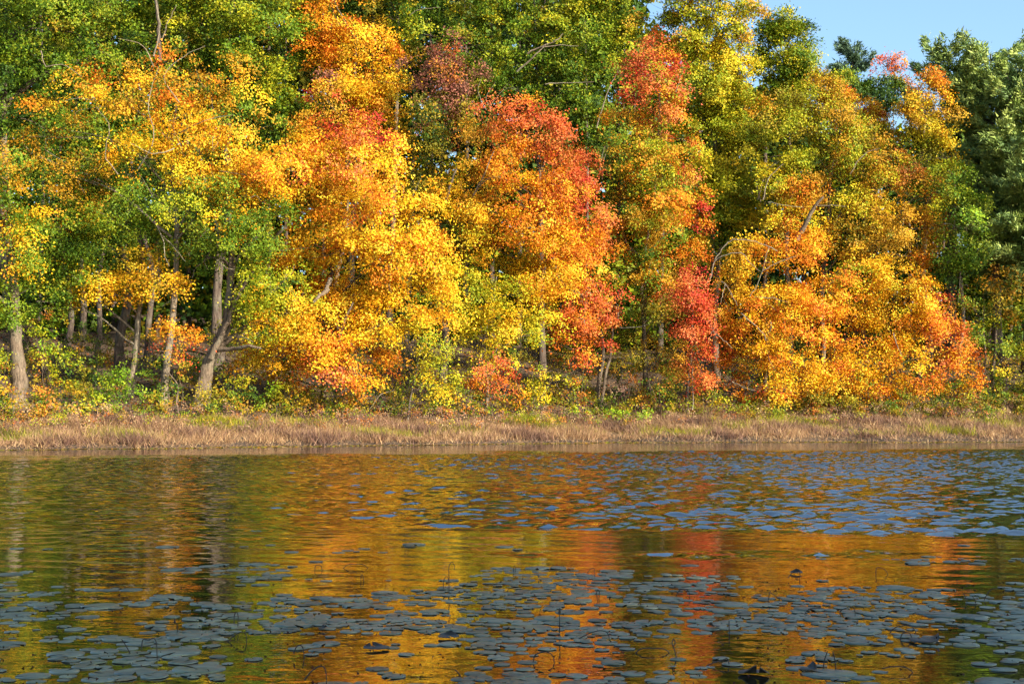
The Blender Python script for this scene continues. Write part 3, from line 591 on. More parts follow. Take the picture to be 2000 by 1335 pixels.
tree('forest_tree', 'slim grey trunk with yellow green leaves near the right edge', 1938, 9.5,
     [(1975, 560, 30, 26, 'amber:2,yg:1'), (1985, 620, 36, 32, 'yg:2,amber:1,green:1'), (1960, 680, 32, 28, 'yg:2,green:1'), (1990, 690, 30, 30, 'yg:2,yellow:1'), (1965, 735, 36, 26, 'yg:2,yellow:1,green:1'), (2040, 640, 50, 60, 'yg,green'), (2040, 740, 50, 40, 'yg,olive'), (1995, 760, 26, 18, 'green:2,dgreen:1')],
     MID, trunk=[(1936, 790), (1938, 740), (1943, 690), (1946, 640), (1955, 560)], r=.13, leaf=.17, dens=.5)
tree('oak_tree', 'round dark green oak on the skyline left of the pink crown', 1700, 30,
     [(1715, 165, 40, 22, 'dgreen:2,green:2'), (1690, 185, 36, 26, 'green:2,dgreen:1'), (1745, 180, 34, 26, 'dgreen:3,olive:1'), (1660, 155, 26, 22, 'green:2,yg:1'), (1720, 205, 48, 24, 'dgreen:3'), (1770, 195, 24, 24, 'dgreen')], BACK, r=.22, leaf=.22, dens=1.0)
tree('maple_tree', 'sparse pink and orange crown showing against the sky', 1750, 34,
     [(1748, 122, 26, 14, 'salmon:3,orange:1'), (1760, 142, 22, 14, 'salmon:2,orange:2'), (1725, 138, 18, 12, 'salmon:2,rust:1'), (1732, 118, 16, 8, 'salmon,maroon'), (1765, 165, 20, 18, 'salmon,rust')], BACK, r=.1, leaf=.2, dens=.6)

# pines: whorls of flat needle plumes on long boughs
def pine(name, label, bx, d, toppx, botpx, width, r, lean=0, pal='pine', dens=1.0, sweep=.35, ragged=.25, group=BACK):
    Z = shore_px(bx) + d; s = Z / F
    base = P(bx, 700, Z); base[2] = float(ground(base[0], base[1])) - .15
    e = empty(name, base); tag(e, label, 'pine tree', group)
    topz = P(bx, toppx, Z)[2]; botz = P(bx, botpx, Z)[2]
    tp = np.array([base + np.array([lean * s * q, 0, (topz - base[2]) * q]) for q in (0, .25, .5, .75, .97)])
    T = Tubes(); T.add(tp, r, r * .12, sides=9, seed=3, flare=.4); T.build('trunk', BARK_DARK, e, base)
    L = Leaves(); tab = PALL[pal]
    z = botz; W = width * s
    while z < topz - .2:
        q = (z - botz) / (topz - botz)
        env = W * (math.sin(math.pi * min(1, .30 + .70 * (1 - q) ** .8) ) * .25 + .85 * (1 - q) ** .45 + .12)
        for k in range(rng.integers(5, 8)):
            an = rng.uniform(0, 2 * math.pi)
            ln = env * rng.uniform(1 - ragged * 1.6, 1 + ragged)
            st = base + np.array([lean * s * (z - base[2]) / (topz - base[2]), 0, z - base[2]])
            dr = np.array([math.cos(an), math.sin(an), 0])
            rise = sweep * ln * (.1 + 1.5 * q)
            en = st + dr * ln + np.array([0, 0, rise * rng.uniform(.6, 1.25)])
            mid = st + dr * ln * .55 + np.array([0, 0, rise * .25 - .05 * ln])
            B = Tubes(); B.add([st, mid, en], r * .22 * (1.15 - q), .015, sides=5, seed=k)
            B.build('bough', BARK_DARK, e, base)
            nt_ = max(4, int(ln * 7.5 * dens))
            tt = rng.uniform(.22, 1.03, nt_)
            side = np.cross(dr, [0, 0, 1])
            cpos = ((1 - tt) ** 2)[:, None] * st + (2 * tt * (1 - tt))[:, None] * (2 * mid - .5 * (st + en)) + (tt ** 2)[:, None] * en
            lat = rng.normal(size=nt_) * .15 * ln * (1.2 - tt * .8)
            cpos = cpos + side * lat[:, None] + np.array([0, 0, 1]) * (rng.normal(size=nt_) * .07 + .06 * np.abs(lat))[:, None] + dr * (np.abs(lat) * .25)[:, None]
            per = 26
            idx = np.repeat(np.arange(nt_), per); kk = len(idx)
            dirn = unit(dr * .8 + side * (lat[idx] * .5)[:, None] + np.array([0, 0, .45]) + rng.normal(size=(kk, 3)) * .55)
            p = cpos[idx] + dirn * .17 + rng.normal(size=(kk, 3)) * .12
            nr = unit(np.cross(dirn, rng.normal(size=(kk, 3))) + np.array([0, -.2, .5]))
            tone = rng.integers(0, len(tab), nt_)
            col = tab[tone[idx]] * rng.uniform(.75, 1.2, (kk, 1))
            L.add(p, nr, rng.uniform(.30, .50, kk), np.clip(col, 0, .8), np.full(kk, .17), -dirn)
        z += rng.uniform(.55, .85)
    L.build('crown', NEEDLE, e, base)
    return e
pine('white_pine', 'big white pine with a rounded top at the upper right', 1860, 21, 84, 400, 72, .3, lean=0, sweep=.55, dens=1.0, ragged=.35)
pine('white_pine', 'tall pine with upswept plumes behind the big rounded pine', 1950, 20, 88, 500, 90, .3, lean=-6, sweep=.55, dens=1.0, ragged=.45)
pine('white_pine', 'pine cut by the right edge below the upswept plumes', 2010, 18, 118, 500, 110, .3, lean=0, sweep=.34, dens=.95, ragged=.38)
pine('white_pine', 'small distant pine on the skyline left of the pink crown', 1672, 40, 88, 240, 42, .16, pal='bluepine', sweep=.5, ragged=.35)
pine('white_pine', 'dark pine beyond the right edge leaning into the picture', 2080, 18, 130, 560, 130, .3, sweep=.15, dens=.9)
# beyond the picture on both sides the wood goes on
for bx, d, lab in [(-250, 8, 'gold maple beyond the left edge of the picture'), (2330, 9, 'amber maple beyond the right edge of the picture')]:
    tree('maple_tree', lab, bx, d, [(bx, 200, 130, 110, 'gold,green'), (bx - 60, 380, 140, 110, 'gold,orange'), (bx + 40, 480, 110, 100, 'gold,amber'), (bx - 20, 610, 120, 70, 'gold,green'), (bx, 60, 110, 100, 'green')], FRONT, r=.3, leaf=.24, dens=.5)

# ------------------------------------------------------------------ the wood behind: one mass nobody could count
def background_woods():
    L = Leaves(); T = Tubes()
    n = 0
    for px in range(-420, 2480, 62):
        for row, (d0, wgt) in enumerate([(28, 1), (38, 1), (50, 1), (64, 1)]):
            x = px + rng.uniform(-28, 28)
            Z = shore_px(x) + d0 + rng.uniform(-3, 3); s = Z / F
            sky_y = float(np.interp(x, [-500, 700, 1150, 1300, 1480, 1560, 1650, 1700, 1800, 1900, 2000, 2500], [-210, -190, -110, 60, 140, 185, 225, 235, 240, 200, 230, 200]))
            topy = sky_y + rng.uniform(10, 60)
            pal = ['green:2,dgreen:2', 'dgreen:3,olive:1', 'green:2,yg:1', 'olive:1,dgreen:2'][rng.integers(0, 4)]
            b = P(x, 700, Z); b[2] = float(ground(b[0], b[1])) - .1
            c = P(x, topy + 70, Z)
            T.add([b, (b + c) / 2 + rng.normal(size=3) * .2, c], rng.uniform(.12, .24), .05, sides=6, seed=px)
            y = topy + 55
            while y < 700:
                rad = rng.uniform(62, 92)
                fill_lobe(L, P(x + rng.uniform(-35, 35), y, Z), (rad * s, rad * s, rad * .75 * s), pal, (.66, .80, 1.0, 1.15)[row], (.52, .42, .36, .5)[row], .8, 16, .3, back=.3)
                y += rng.uniform(95, 130)
    o = L.build('woodland_foliage', LEAF)
    tag(o, 'dim green leaves of the wood filling the gaps behind the shore trees', 'woodland', kind='stuff')
    o = T.build('woodland_trunks', BARK_DARK)
    tag(o, 'thicket of thin dark far trunks deep inside the wood', 'woodland', kind='stuff')
background_woods()

# ------------------------------------------------------------------ shrubs at the foot of the trees
SHR = 'shrubs at the foot of the trees'
def shrub(label, px, d, lobes, leaf=.15, dens=.8, name='shrub'):
    Z = shore_px(px) + d; s = Z / F
    base = P(px, 780, Z); base[2] = float(ground(base[0], base[1])) - .05
    e = empty(name, base); tag(e, label, 'shrub', SHR)
    L = Leaves(); T = Tubes()
    for (x, y, rx, ry, pal) in lobes:
        c = P(x, y, Z + rng.uniform(-.5, .3))
        a, b = rx * s, ry * s
        fill_lobe(L, c, (a, a * .8, b), pal, leaf, dens, .28, 18, .2, nsub=6)
        for _ in range(5):
            en = c + unit(rng.normal(size=3)) * np.array([a, a * .7, b]) * .9
            st = base + np.array([rng.normal() * .25, rng.normal() * .2, 0])
            T.add([st, (st + en) / 2 + rng.normal(size=3) * .1, en], .018, .005, sides=4)
    T.build('stems', BARK, e, base); L.build('foliage', LEAF, e, base)
shrub('yellow green shrub right of the stout grey trunk', 105, 7.2, [(85, 680, 34, 34, 'yg:2,lime:1'), (115, 715, 42, 36, 'yg:2,yellow:1'), (100, 755, 42, 24, 'amber:2,yg:1'), (80, 650, 26, 22, 'green,yg')])
shrub('yellow shrub cut by the left edge beside the stout grey trunk', 4, 6.5, [(5, 715, 20, 36, 'yg:2,yellow:1'), (-20, 750, 40, 34, 'yellow,yg'), (8, 770, 24, 24, 'yellow:2,amber:1')])
shrub('bright green shrub below the pale and mottled trunks', 235, 4.6, [(240, 745, 40, 22, 'lime:3,green:1'), (270, 765, 30, 22, 'lime:3'), (210, 770, 36, 20, 'lime:2,green:2'), (190, 755, 26, 20, 'green:2,yg:1'), (235, 725, 26, 14, 'green:2,lime:1')])
shrub('dim green undergrowth between the stout trunk and the thick dark trunk', 165, 13, [(150, 680, 42, 28, 'green:2,yg:1'), (190, 660, 36, 24, 'green:2,olive:1'), (175, 710, 36, 22, 'green,yg')], dens=.45)
shrub('rusty low shrub in front of the stout trunk base', 120, 3.8, [(80, 800, 42, 16, 'amber:2,rust:1'), (130, 798, 40, 16, 'rust:2,yg:1,amber:1'), (170, 790, 30, 14, 'amber:2,yg:1')], dens=.5)
shrub('thin olive shrub between the mottled trunk and the leaning maple', 350, 5.5, [(345, 760, 30, 28, 'green:1,olive:2'), (360, 790, 34, 18, 'yg:2,olive:1'), (330, 740, 20, 20, 'dgreen,olive')], dens=.4)
shrub('yellow olive shrub at the right foot of the leaning maple', 450, 5, [(440, 750, 34, 30, 'olive:2,yg:1'), (475, 765, 36, 28, 'yg:2,olive:1,amber:1'), (430, 790, 34, 14, 'yg:2,lime:1'), (470, 735, 26, 22, 'amber,olive')], dens=.55)
shrub('light yellow green shrub under the low gold boughs', 545, 5, [(545, 760, 34, 22, 'yg:2,lime:1'), (575, 765, 30, 20, 'yg:2,yellow:1'), (520, 785, 34, 14, 'yg,amber'), (595, 785, 28, 12, 'amber,olive')], dens=.6)
shrub('dark tangled shrub right of the golden maple trunks', 690, 6, [(690, 785, 36, 18, 'olive:2,rust:1'), (725, 790, 30, 14, 'dgreen,olive'), (675, 770, 22, 16, 'olive,yg')], dens=.4)
shrub('gold shrub left of the white leaning stem', 765, 5, [(765, 775, 32, 20, 'gold:1,yg:2'), (785, 745, 22, 22, 'yg:2,amber:1'), (750, 790, 28, 12, 'amber,yg')], dens=.6)
shrub('yellow shrub between the leaning sapling and the pale slim stems', 880, 5, [(880, 775, 30, 22, 'yellow:1,amber:2'), (900, 745, 24, 24, 'yg:2,yellow:1'), (860, 790, 26, 12, 'amber:2,yg:1')], dens=.6)
shrub('bright yellow shrub right of the low red maple', 1035, 4.6, [(1030, 760, 36, 24, 'yellow:2,yg:2'), (1060, 740, 30, 24, 'yellow:1,yg:1,amber:1'), (1010, 780, 28, 16, 'lime:1,yg:2'), (1075, 770, 34, 20, 'yellow:2,yg:1')], dens=.6)
shrub('orange topped shrub left of the twin pale trunks', 1130, 5, [(1125, 715, 30, 24, 'orange:2,salmon:2'), (1120, 755, 34, 22, 'orange:2,yg:1'), (1095, 745, 24, 20, 'yellow,amber'), (1140, 775, 26, 16, 'rust,yg')], dens=.6)
shrub('brown twiggy shrub right of the twin pale trunks', 1215, 5, [(1205, 760, 34, 24, 'rust:2,mauve:2,tan:1'), (1240, 775, 30, 20, 'mauve:1,olive:1,rust:1'), (1225, 735, 26, 24, 'olive,rust')], dens=.4)
shrub('dark green shrub left of the deep red maple stems', 1290, 5, [(1285, 755, 32, 24, 'green:2,dgreen:1'), (1310, 770, 26, 20, 'green:1,olive:2'), (1265, 780, 26, 16, 'olive,rust')], dens=.55)
shrub('green and yellow shrub right of the deep red maple stems', 1390, 4.6, [(1390, 765, 24, 20, 'green:2,yg:2'), (1405, 782, 26, 12, 'yg:2,yellow:1')], dens=.6)
shrub('leafy gap shrub below the orange maple at right', 1765, 5.2, [(1765, 775, 24, 14, 'yg:2,green:1'), (1790, 780, 22, 10, 'amber,yg')], dens=.5)
shrub('dark green shrub in the shade at the right edge', 1985, 8.5, [(1980, 775, 26, 12, 'dgreen:2,green:1'), (1945, 778, 24, 10, 'olive,dgreen'), (2010, 770, 30, 16, 'dgreen')], dens=.5)
shrub('low lime shrub on the bank below the twin pale trunks', 1122, 2.8, [(1115, 800, 20, 8, 'lime:2,yg:1'), (1135, 803, 16, 7, 'yg')], dens=.8)
shrub('low lime plants on the bank left of the red maple stems', 1215, 2.8, [(1190, 806, 26, 7, 'lime:2,yg:1'), (1230, 808, 26, 7, 'lime:2,yg:2'), (1262, 806, 20, 6, 'lime,yg')], dens=.8)

# undergrowth leaves sprinkled over the forest floor under the trees
def undergrowth():
    L = Leaves()
    n = 1500
    x = rng.uniform(-30, 34, n); d = 4.5 + 20 * rng.random(n) ** 1.8
    y = shore(x) + d; z = ground(x, y)
    pals = ['yg:1,olive:2', 'olive:2,amber:1', 'green:2,dgreen:1', 'dgreen:2,olive:2', 'olive:2,rust:1']
    for i in range(n):
        a = rng.uniform(.3, .75)
        hgt = rng.uniform(.1, 1.0 if d[i] < 6 else 2.0)
        fill_lobe(L, np.array([x[i], y[i], z[i] + hgt]), (a, a, a * .7), pals[rng.integers(0, 5)], .15, .42 if d[i] < 11 else .25, .25, 14, .2, nsub=4)
    o = L.build('undergrowth', LEAF); tag(o, 'mixed olive and amber undergrowth covering the forest floor', 'undergrowth', kind='stuff')
    # fallen leaves
    k = 15000
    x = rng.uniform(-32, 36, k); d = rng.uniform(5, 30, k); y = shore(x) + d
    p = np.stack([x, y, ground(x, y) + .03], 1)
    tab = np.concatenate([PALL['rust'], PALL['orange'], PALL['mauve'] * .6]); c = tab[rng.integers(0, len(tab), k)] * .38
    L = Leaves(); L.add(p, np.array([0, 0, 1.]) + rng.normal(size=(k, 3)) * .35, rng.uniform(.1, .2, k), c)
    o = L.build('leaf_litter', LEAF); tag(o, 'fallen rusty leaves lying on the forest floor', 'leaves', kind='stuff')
undergrowth()

# ------------------------------------------------------------------ sedge bank
def sedge():
    k = 170000
    x = rng.uniform(-30, 36, k)
    wid = np.interp(x, [-30, -18, 4, 9, 36], [4.3, 4.3, 4.2, 7.0, 8.5])
    d = rng.uniform(0, 1, k) ** .8 * wid + .05
    # tussocks
    tx = rng.uniform(-30, 36, 2600); td = rng.uniform(.1, 1, 2600) * np.interp(tx, [-30, 4, 9, 36], [4.3, 4.2, 7.0, 8.5])
    ti = rng.integers(0, 2600, k); use = rng.random(k) < .6
    x = np.where(use, tx[ti] + rng.normal(size=k) * .16, x); d = np.where(use, np.maximum(.05, td[ti] + rng.normal(size=k) * .16), d)
    y = shore(x) + d; z = ground(x, y) - .03
    def nz(a, b, f, s): return np.sin(a * f + s) * np.cos(b * f * 1.3 + s * 2) + .6 * np.sin(a * f * 2.7 + b * f * 1.9 + s)
    patch = nz(x, d * 1.6, .55, 1.0); p2 = nz(x, d * 2, .8, 4.0)
    h = rng.uniform(.14, .48, k) * (1 + .30 * p2 + .18 * np.sin(x * 1.9 + 3 * np.sin(x * .6))) * np.interp(d, [0, .4, 3, 9], [.75, 1.05, .95, .8])
    kind = np.where(p2 + rng.normal(size=k) * .5 > .55, 1, 0)                     # mauve stands
    kind = np.where((patch + rng.normal(size=k) * .45 > .75) & (d > 1.0), 2, kind)   # yellow green forbs
    tab = np.stack([PALL['tan'], PALL['mauve'], PALL['yg']])
    c = tab[kind, rng.integers(0, 4, k)] * rng.uniform(.75, 1.2, (k, 1))
    lean = rng.normal(size=(k, 2)) * .5
    b0 = np.stack([x, y, z], 1)
    wv = rng.normal(size=(k, 3)); wv[:, 2] = 0; wv = unit(wv) * (rng.uniform(.008, .018, k))[:, None]
    mid = b0 + np.stack([lean[:, 0] * h * .35, lean[:, 1] * h * .35, h * .55], 1)
    tip = b0 + np.stack([lean[:, 0] * h * 1.2, lean[:, 1] * h * 1.2, h * (1 - .25 * np.abs(lean).sum(1))], 1)
    v = np.stack([b0 - wv, tip, b0 + wv], 1).reshape(-1, 3)
    o = link_mesh('sedge', v, np.arange(3 * k).reshape(-1, 3), BLADE, cols=np.clip(c, 0, .8))
    tag(o, 'dry tan and mauve sedge covering the far bank along the water', 'sedge', kind='stuff')
    # leafy forbs standing among the sedge
    L = Leaves(); n = 1000
    x = rng.uniform(-28, 34, n); wd = np.interp(x, [-30, 4, 9, 36], [4.5, 4.5, 7.5, 9]); d = (1 - rng.uniform(0, .8, n) ** 1.7) * wd; y = shore(x) + d
    for i in range(n):
        pal = ['yg:2,lime:1', 'olive,amber', 'rust,mauve', 'tan:2,mauve:1', 'yg:1,tan:1', 'mauve:2,rust:1'][rng.integers(0, 6)]
        if x[i] < 8 and d[i] < 2.2: pal = 'rust:1,mauve:2,tan:2'
        a = rng.uniform(.18, .45)
        fill_lobe(L, np.array([x[i], y[i], float(ground(x[i], y[i])) + rng.uniform(.3, .6)]), (a, a, a * .7), pal, .09, .28, .2, 11, .2, nsub=4)
    o = L.build('bank_forbs', LEAF); tag(o, 'yellow green leafy plants scattered through the sedge bank', 'plants', kind='stuff')
    # thin rim of floating leaves and duckweed at the waterline
    k = 5200
    x = rng.uniform(-26, 32, k); d = -np.abs(rng.normal(size=k)) * .55 * (1 + .8 * np.sin(x * .5)) - .02
    p = np.stack([x, shore(x) + d, np.full(k, .012) + rng.uniform(0, .006, k)], 1)
    tab = np.concatenate([PALL['yg'] * .6, PALL['amber'] * .6, PALL['tan'] * .7]); c = tab[rng.integers(0, len(tab), k)]
    L = Leaves(); L.add(p, np.array([0, 0, 1.]) + rng.normal(size=(k, 3)) * .06, rng.uniform(.06, .16, k), c)
    o = L.build('shoreline_flotsam', LEAF); tag(o, 'floating fallen leaves and pads along the far waterline', 'leaves', kind='stuff')
sedge()

# ------------------------------------------------------------------ lily pads on the near water
def pad_mat():
    m, n, out = new_mat('lily_pad')
    L = n.links.new
    oi = N(n, 'ShaderNodeObjectInfo'); tc = N(n, 'ShaderNodeTexCoord'); ge = N(n, 'ShaderNodeNewGeometry')
    nz = N(n, 'ShaderNodeTexNoise'); nz.inputs['Scale'].default_value = 16; nz.inputs['Detail'].default_value = 4
    L(ge.outputs['Position'], nz.inputs[0])
    n2 = N(n, 'ShaderNodeTexNoise'); n2.inputs['Scale'].default_value = 2.6; n2.inputs['Detail'].default_value = 2
    L(ge.outputs['Position'], n2.inputs[0])
    r = ramp(n, [(.36, (.05, .062, .036)), (.5, (.13, .155, .115)), (.66, (.22, .23, .16))])
    mx = N(n, 'ShaderNodeMixRGB'); mx.inputs[0].default_value = .55
    L(nz.outputs[0], mx.inputs[1]); L(n2.outputs[0], mx.inputs[2]); L(mx.outputs[0], r.inputs[0])
    p = N(n, 'ShaderNodeBsdfPrincipled')
    w1 = N(n, 'ShaderNodeTexVoronoi'); w1.inputs['Scale'].default_value = 5.5
    L(ge.outputs['Position'], w1.inputs[0])
    r3 = ramp(n, [(0.0, (.40, .46, .36)), (.35, (.85, .92, .85)), (.7, (1.15, 1.15, 1.05)), (.86, (.8, .85, .5)), (.97, (.75, .5, .25))])
    sp = N(n, 'ShaderNodeSeparateColor'); L(w1.outputs['Color'], sp.inputs[0]); L(sp.outputs[0], r3.inputs[0])
    mm = N(n, 'ShaderNodeMixRGB'); mm.blend_type = 'MULTIPLY'; mm.inputs[0].default_value = .8
    L(r.outputs[0], mm.inputs[1]); L(r3.outputs[0], mm.inputs[2])
    L(mm.outputs[0], p.inputs['Base Color'])
    p.inputs['Roughness'].default_value = .42; p.inputs['Specular IOR Level'].default_value = .75
    b = N(n, 'ShaderNodeBump'); b.inputs['Distance'].default_value = .01; b.inputs['Strength'].default_value = .5
    L(nz.outputs[0], b.inputs['Height']); L(b.outputs[0], p.inputs['Normal'])
    L(p.outputs[0], out.inputs[0]); return m
PAD = pad_mat()
def plain(name, c, rough):
    m, n, out = new_mat(name); p = N(n, 'ShaderNodeBsdfPrincipled')
    tc = N(n, 'ShaderNodeTexCoord'); nz = N(n, 'ShaderNodeTexNoise'); nz.inputs['Scale'].default_value = 20
    n.links.new(tc.outputs['Object'], nz.inputs[0])
    r = ramp(n, [(.3, tuple(x * .6 for x in c)), (.7, tuple(x * 1.4 for x in c))]); n.links.new(nz.outputs[0], r.inputs[0])
    n.links.new(r.outputs[0], p.inputs['Base Color']); p.inputs['Roughness'].default_value = rough
    n.links.new(p.outputs[0], out.inputs[0]); return m
STEM = plain('dead_stem', (.022, .016, .012), .6)
DEADPAD = plain('dead_pad', (.035, .03, .022), .5)

def pad_shape(seed, curl=0.0):
    """unit-radius pad with its notch, a shallow dish and a thin rim; returns verts and triangles"""
    rs = np.random.default_rng(seed); k = 17
    an = np.linspace(.14, 2 * math.pi - .14, k) + rs.uniform(0, 6.28)
    ph = rs.uniform(0, 6.28, 3)
    rim = 1 + .05 * np.sin(an * 2 + ph[0]) + .03 * np.sin(an * 5 + ph[1])
    wav = .014 * np.sin(an * 3 + ph[2]) + curl * np.maximum(0, np.cos(an - ph[0])) ** 3 * .55
    outer = np.stack([np.cos(an) * rim, np.sin(an) * rim, .02 + wav], 1)
    if curl: outer[:, :2] *= (1 - .35 * np.maximum(0, np.cos(an - ph[0])) ** 3)[:, None]
    inner = np.stack([np.cos(an) * .6, np.sin(an) * .6, .012 + wav * .12], 1)
    low = outer - np.array([0, 0, .06])
    v = np.vstack([[[0, 0, .004]], inner, outer, low])
    f = []
    for i in range(k - 1):
        a, b, c, d = 1 + i, 2 + i, 1 + k + i, 2 + k + i
        f += [(0, a, b), (a, c, d), (a, d, b), (c, c + k, d + k), (c, d + k, d)]
    return v, np.array(f)
SHAPES = [pad_shape(i) for i in range(9)]
CURLED = [pad_shape(40 + i, .8) for i in range(4)]

# scatter: dense mat near the viewer, thinning out with distance, open lanes between
def pad_density(px, py):
    base = float(np.interp(py, [1050, 1080, 1110, 1140, 1175, 1230, 1335, 1420], [0, .10, .26, .48, .66, .74, .70, .7]))
    lanes = [(850, 1290, 70, 55), (660, 1150, 80, 16), (1480, 1285, 45, 50), (1250, 1110, 90, 26), (60, 1290, 60, 45), (880, 1105, 70, 22), (1700, 1120, 160, 16), (1880, 1190, 55, 40), (700, 1270, 55, 40), (260, 1120, 220, 22), (1090, 1290, 50, 30), (300, 1190, 110, 12), (560, 1330, 70, 30), (1850, 1300, 60, 40)]
    for (x, y, rx, ry) in lanes:
        q = ((px - x) / rx) ** 2 + ((py - y) / ry) ** 2
        base *= 1 - .85 * math.exp(-q * 1.2)
    return base
pads = []
G = rng.random((64, 64))
def vnoise(x, y):
    i, j = math.floor(x), math.floor(y); u, v = x - i, y - j
    u, v = u * u * (3 - 2 * u), v * v * (3 - 2 * v)
    g = lambda a, b: G[a % 64, b % 64]
    return (g(i, j) * (1 - u) + g(i + 1, j) * u) * (1 - v) + (g(i, j + 1) * (1 - u) + g(i + 1, j + 1) * u) * v
cell = {}
for _ in range(30000):
    y = rng.uniform(6.2, 15.5); x = rng.uniform(-.42, .42) * y
    py = YH + HC / y * F; px = 1000 + x / y * F
    q = pad_density(px, py)
    nv = .40 * vnoise(x * .9 + 9, y * 1.5) + .35 * vnoise(x * 1.9 + 30, y * 3.4 + 7) + .25 * rng.random()
    if nv + (rng.random() - .5) * .45 > q * .60: continue
    r = float(np.clip(rng.lognormal(math.log(.056), .44), .022, .14))
    kx, ky = int(x // .3), int(y // .3); ok = True
    tight = .60 + .30 * rng.random()
    for i in (-1, 0, 1):
        for j in (-1, 0, 1):
            for (qx, qy, qr) in cell.get((kx + i, ky + j), ()):
                if (qx - x) ** 2 + (qy - y) ** 2 < (tight * (qr + r)) ** 2: ok = False
    if not ok: continue
    cell.setdefault((kx, ky), []).append((x, y, r)); pads.append((x, y, r))
def in_view(q): return abs(q[0] / q[1]) < .37 and q[1] > 7.2
pads.sort(key=lambda q: (not in_view(q), -(q[2] ** 2) / q[1] ** 3))
PADS_N = 300
meshes = []; PADOBJ = []; STEMPOS = []
for v, f in SHAPES:
    o = link_mesh('lily_pad', v, f, PAD, smooth=True); meshes.append(o.data); bpy.data.objects.remove(o)
for i, (x, y, r) in enumerate(pads[:PADS_N]):
    o = bpy.data.objects.new('lily_pad', meshes[i % len(meshes)]); COL.objects.link(o)
    o.location = (x, y, .0025 + (i % 7) * .0005); o.scale = (r, r, r)
    o.rotation_euler = (rng.normal() * .008, rng.normal() * .008, rng.uniform(0, 6.28))
    tag(o, 'round grey green lily pad lying flat on the near water away from any stem', 'lily pad', 'floating lily pads'); PADOBJ.append((o, x, y))
V, Fc, nn = [], [], 0
for i, (x, y, r) in enumerate(pads[PADS_N:]):
    v, f = SHAPES[i % len(SHAPES)]; a = rng.uniform(0, 6.28); ca, sa = math.cos(a), math.sin(a)
    tx, ty = rng.normal(size=2) * .008
    w_ = np.stack([(v[:, 0] * ca - v[:, 1] * sa) * r + x, (v[:, 0] * sa + v[:, 1] * ca) * r + y, v[:, 2] * r + .0025 + (i % 7) * .0005 + (v[:, 0] * tx + v[:, 1] * ty) * r], 1)
    V.append(w_); Fc.append(f + nn); nn += len(v)
tag(link_mesh('lily_pad_mat', np.concatenate(V), np.concatenate(Fc), PAD, smooth=True), 'mat of many smaller lily pads farther out on the water', 'lily pads', kind='stuff')

# curled dying pads, each a thing of its own
def curled(label, px, py, wpx, rot, k, mat=DEADPAD, name='curled_lily_pad', hz=1.0):
    c = on_water(px, py); r = wpx / 2 * c[1] / F
    v, f = CURLED[k]
    o = link_mesh(name, v * np.array([1, 1, hz]) * r, f, mat, smooth=True)
    o.location = (c[0], c[1], .016); o.rotation_euler = (0, 0, rot)
    tag(o, label, 'lily pad', 'curled dying lily pads')
curled('large dark curled lily pad near the bottom edge right of centre', 1472, 1318, 60, .4, 0, hz=1.3)
curled('purplish dark folded lily pad right of the large curled one', 1580, 1310, 34, 2.0, 1, hz=1.6)
curled('long dark crinkled pad beside the double arched stems at right', 1810, 1254, 64, 3.4, 2)
curled('small ring shaped curled pad in the open orange water left of centre', 876, 1246, 44, 1.0, 3, hz=.7)
curled('dark upturned pad left of the bright orange reflection', 735, 1268, 50, 4.0, 0, hz=.7)
curled('small dark pad standing up beside the short upright stem at right', 1395, 1226, 22, 5.0, 1, hz=1.6)
curled('dark bud like pad standing alone beyond the mat at centre', 1054, 1130, 9, 0, 2, hz=3.5)
curled('dark folded pad at the far edge of the mat right of centre', 1555, 1120, 26, .9, 3)
curled('small blue grey upturned pad left of centre', 629, 1230, 14, 2.4, 1, hz=1.8)

# dead stems bent over the water: photograph pixels of each stem, lowest point on the water
def stem(label, pts, wpx=2.6, bud=None):
    ylow = max(p[1] for p in pts)
    Z = on_water(pts[0][0], ylow)[1]
    s = Z / F
    w_ = [P(x, y, Z) for x, y in pts]
    w_ = [p + np.array([0, rng.normal() * .01, 0]) for p in w_]
    for k in (0, -1):
        if w_[k][2] < .02:
            w_[k][2] = -.03
    base = np.array([w_[0][0], w_[0][1], 0]); STEMPOS.append((label, np.mean([q[0] for q in w_]), Z, max(q[0] for q in w_) - min(q[0] for q in w_)))
    T = Tubes(); T.add(w_, wpx * s / 2, wpx * s * .38, sides=6)
    if bud is None:
        o = T.build('bent_stem', STEM, None, base); o.location = base
        tag(o, label, 'stem', 'dead bent lily stems')
    else:
        e = empty('bent_stem', base); tag(e, label, 'stem', 'dead bent lily stems')
        T.build('stalk', STEM, e, base)
        q = P(bud[0], bud[1], Z); rb = bud[2] * s
        T = Tubes(); T.add([q - np.array([0, 0, rb * 1.5]), q - np.array([0, 0, rb * .3]), q + np.array([0, 0, rb * .7]), q + np.array([0, 0, rb * 1.6])], rb, rb * .3, sides=7)
        T.build('seed_head', STEM, e, base)
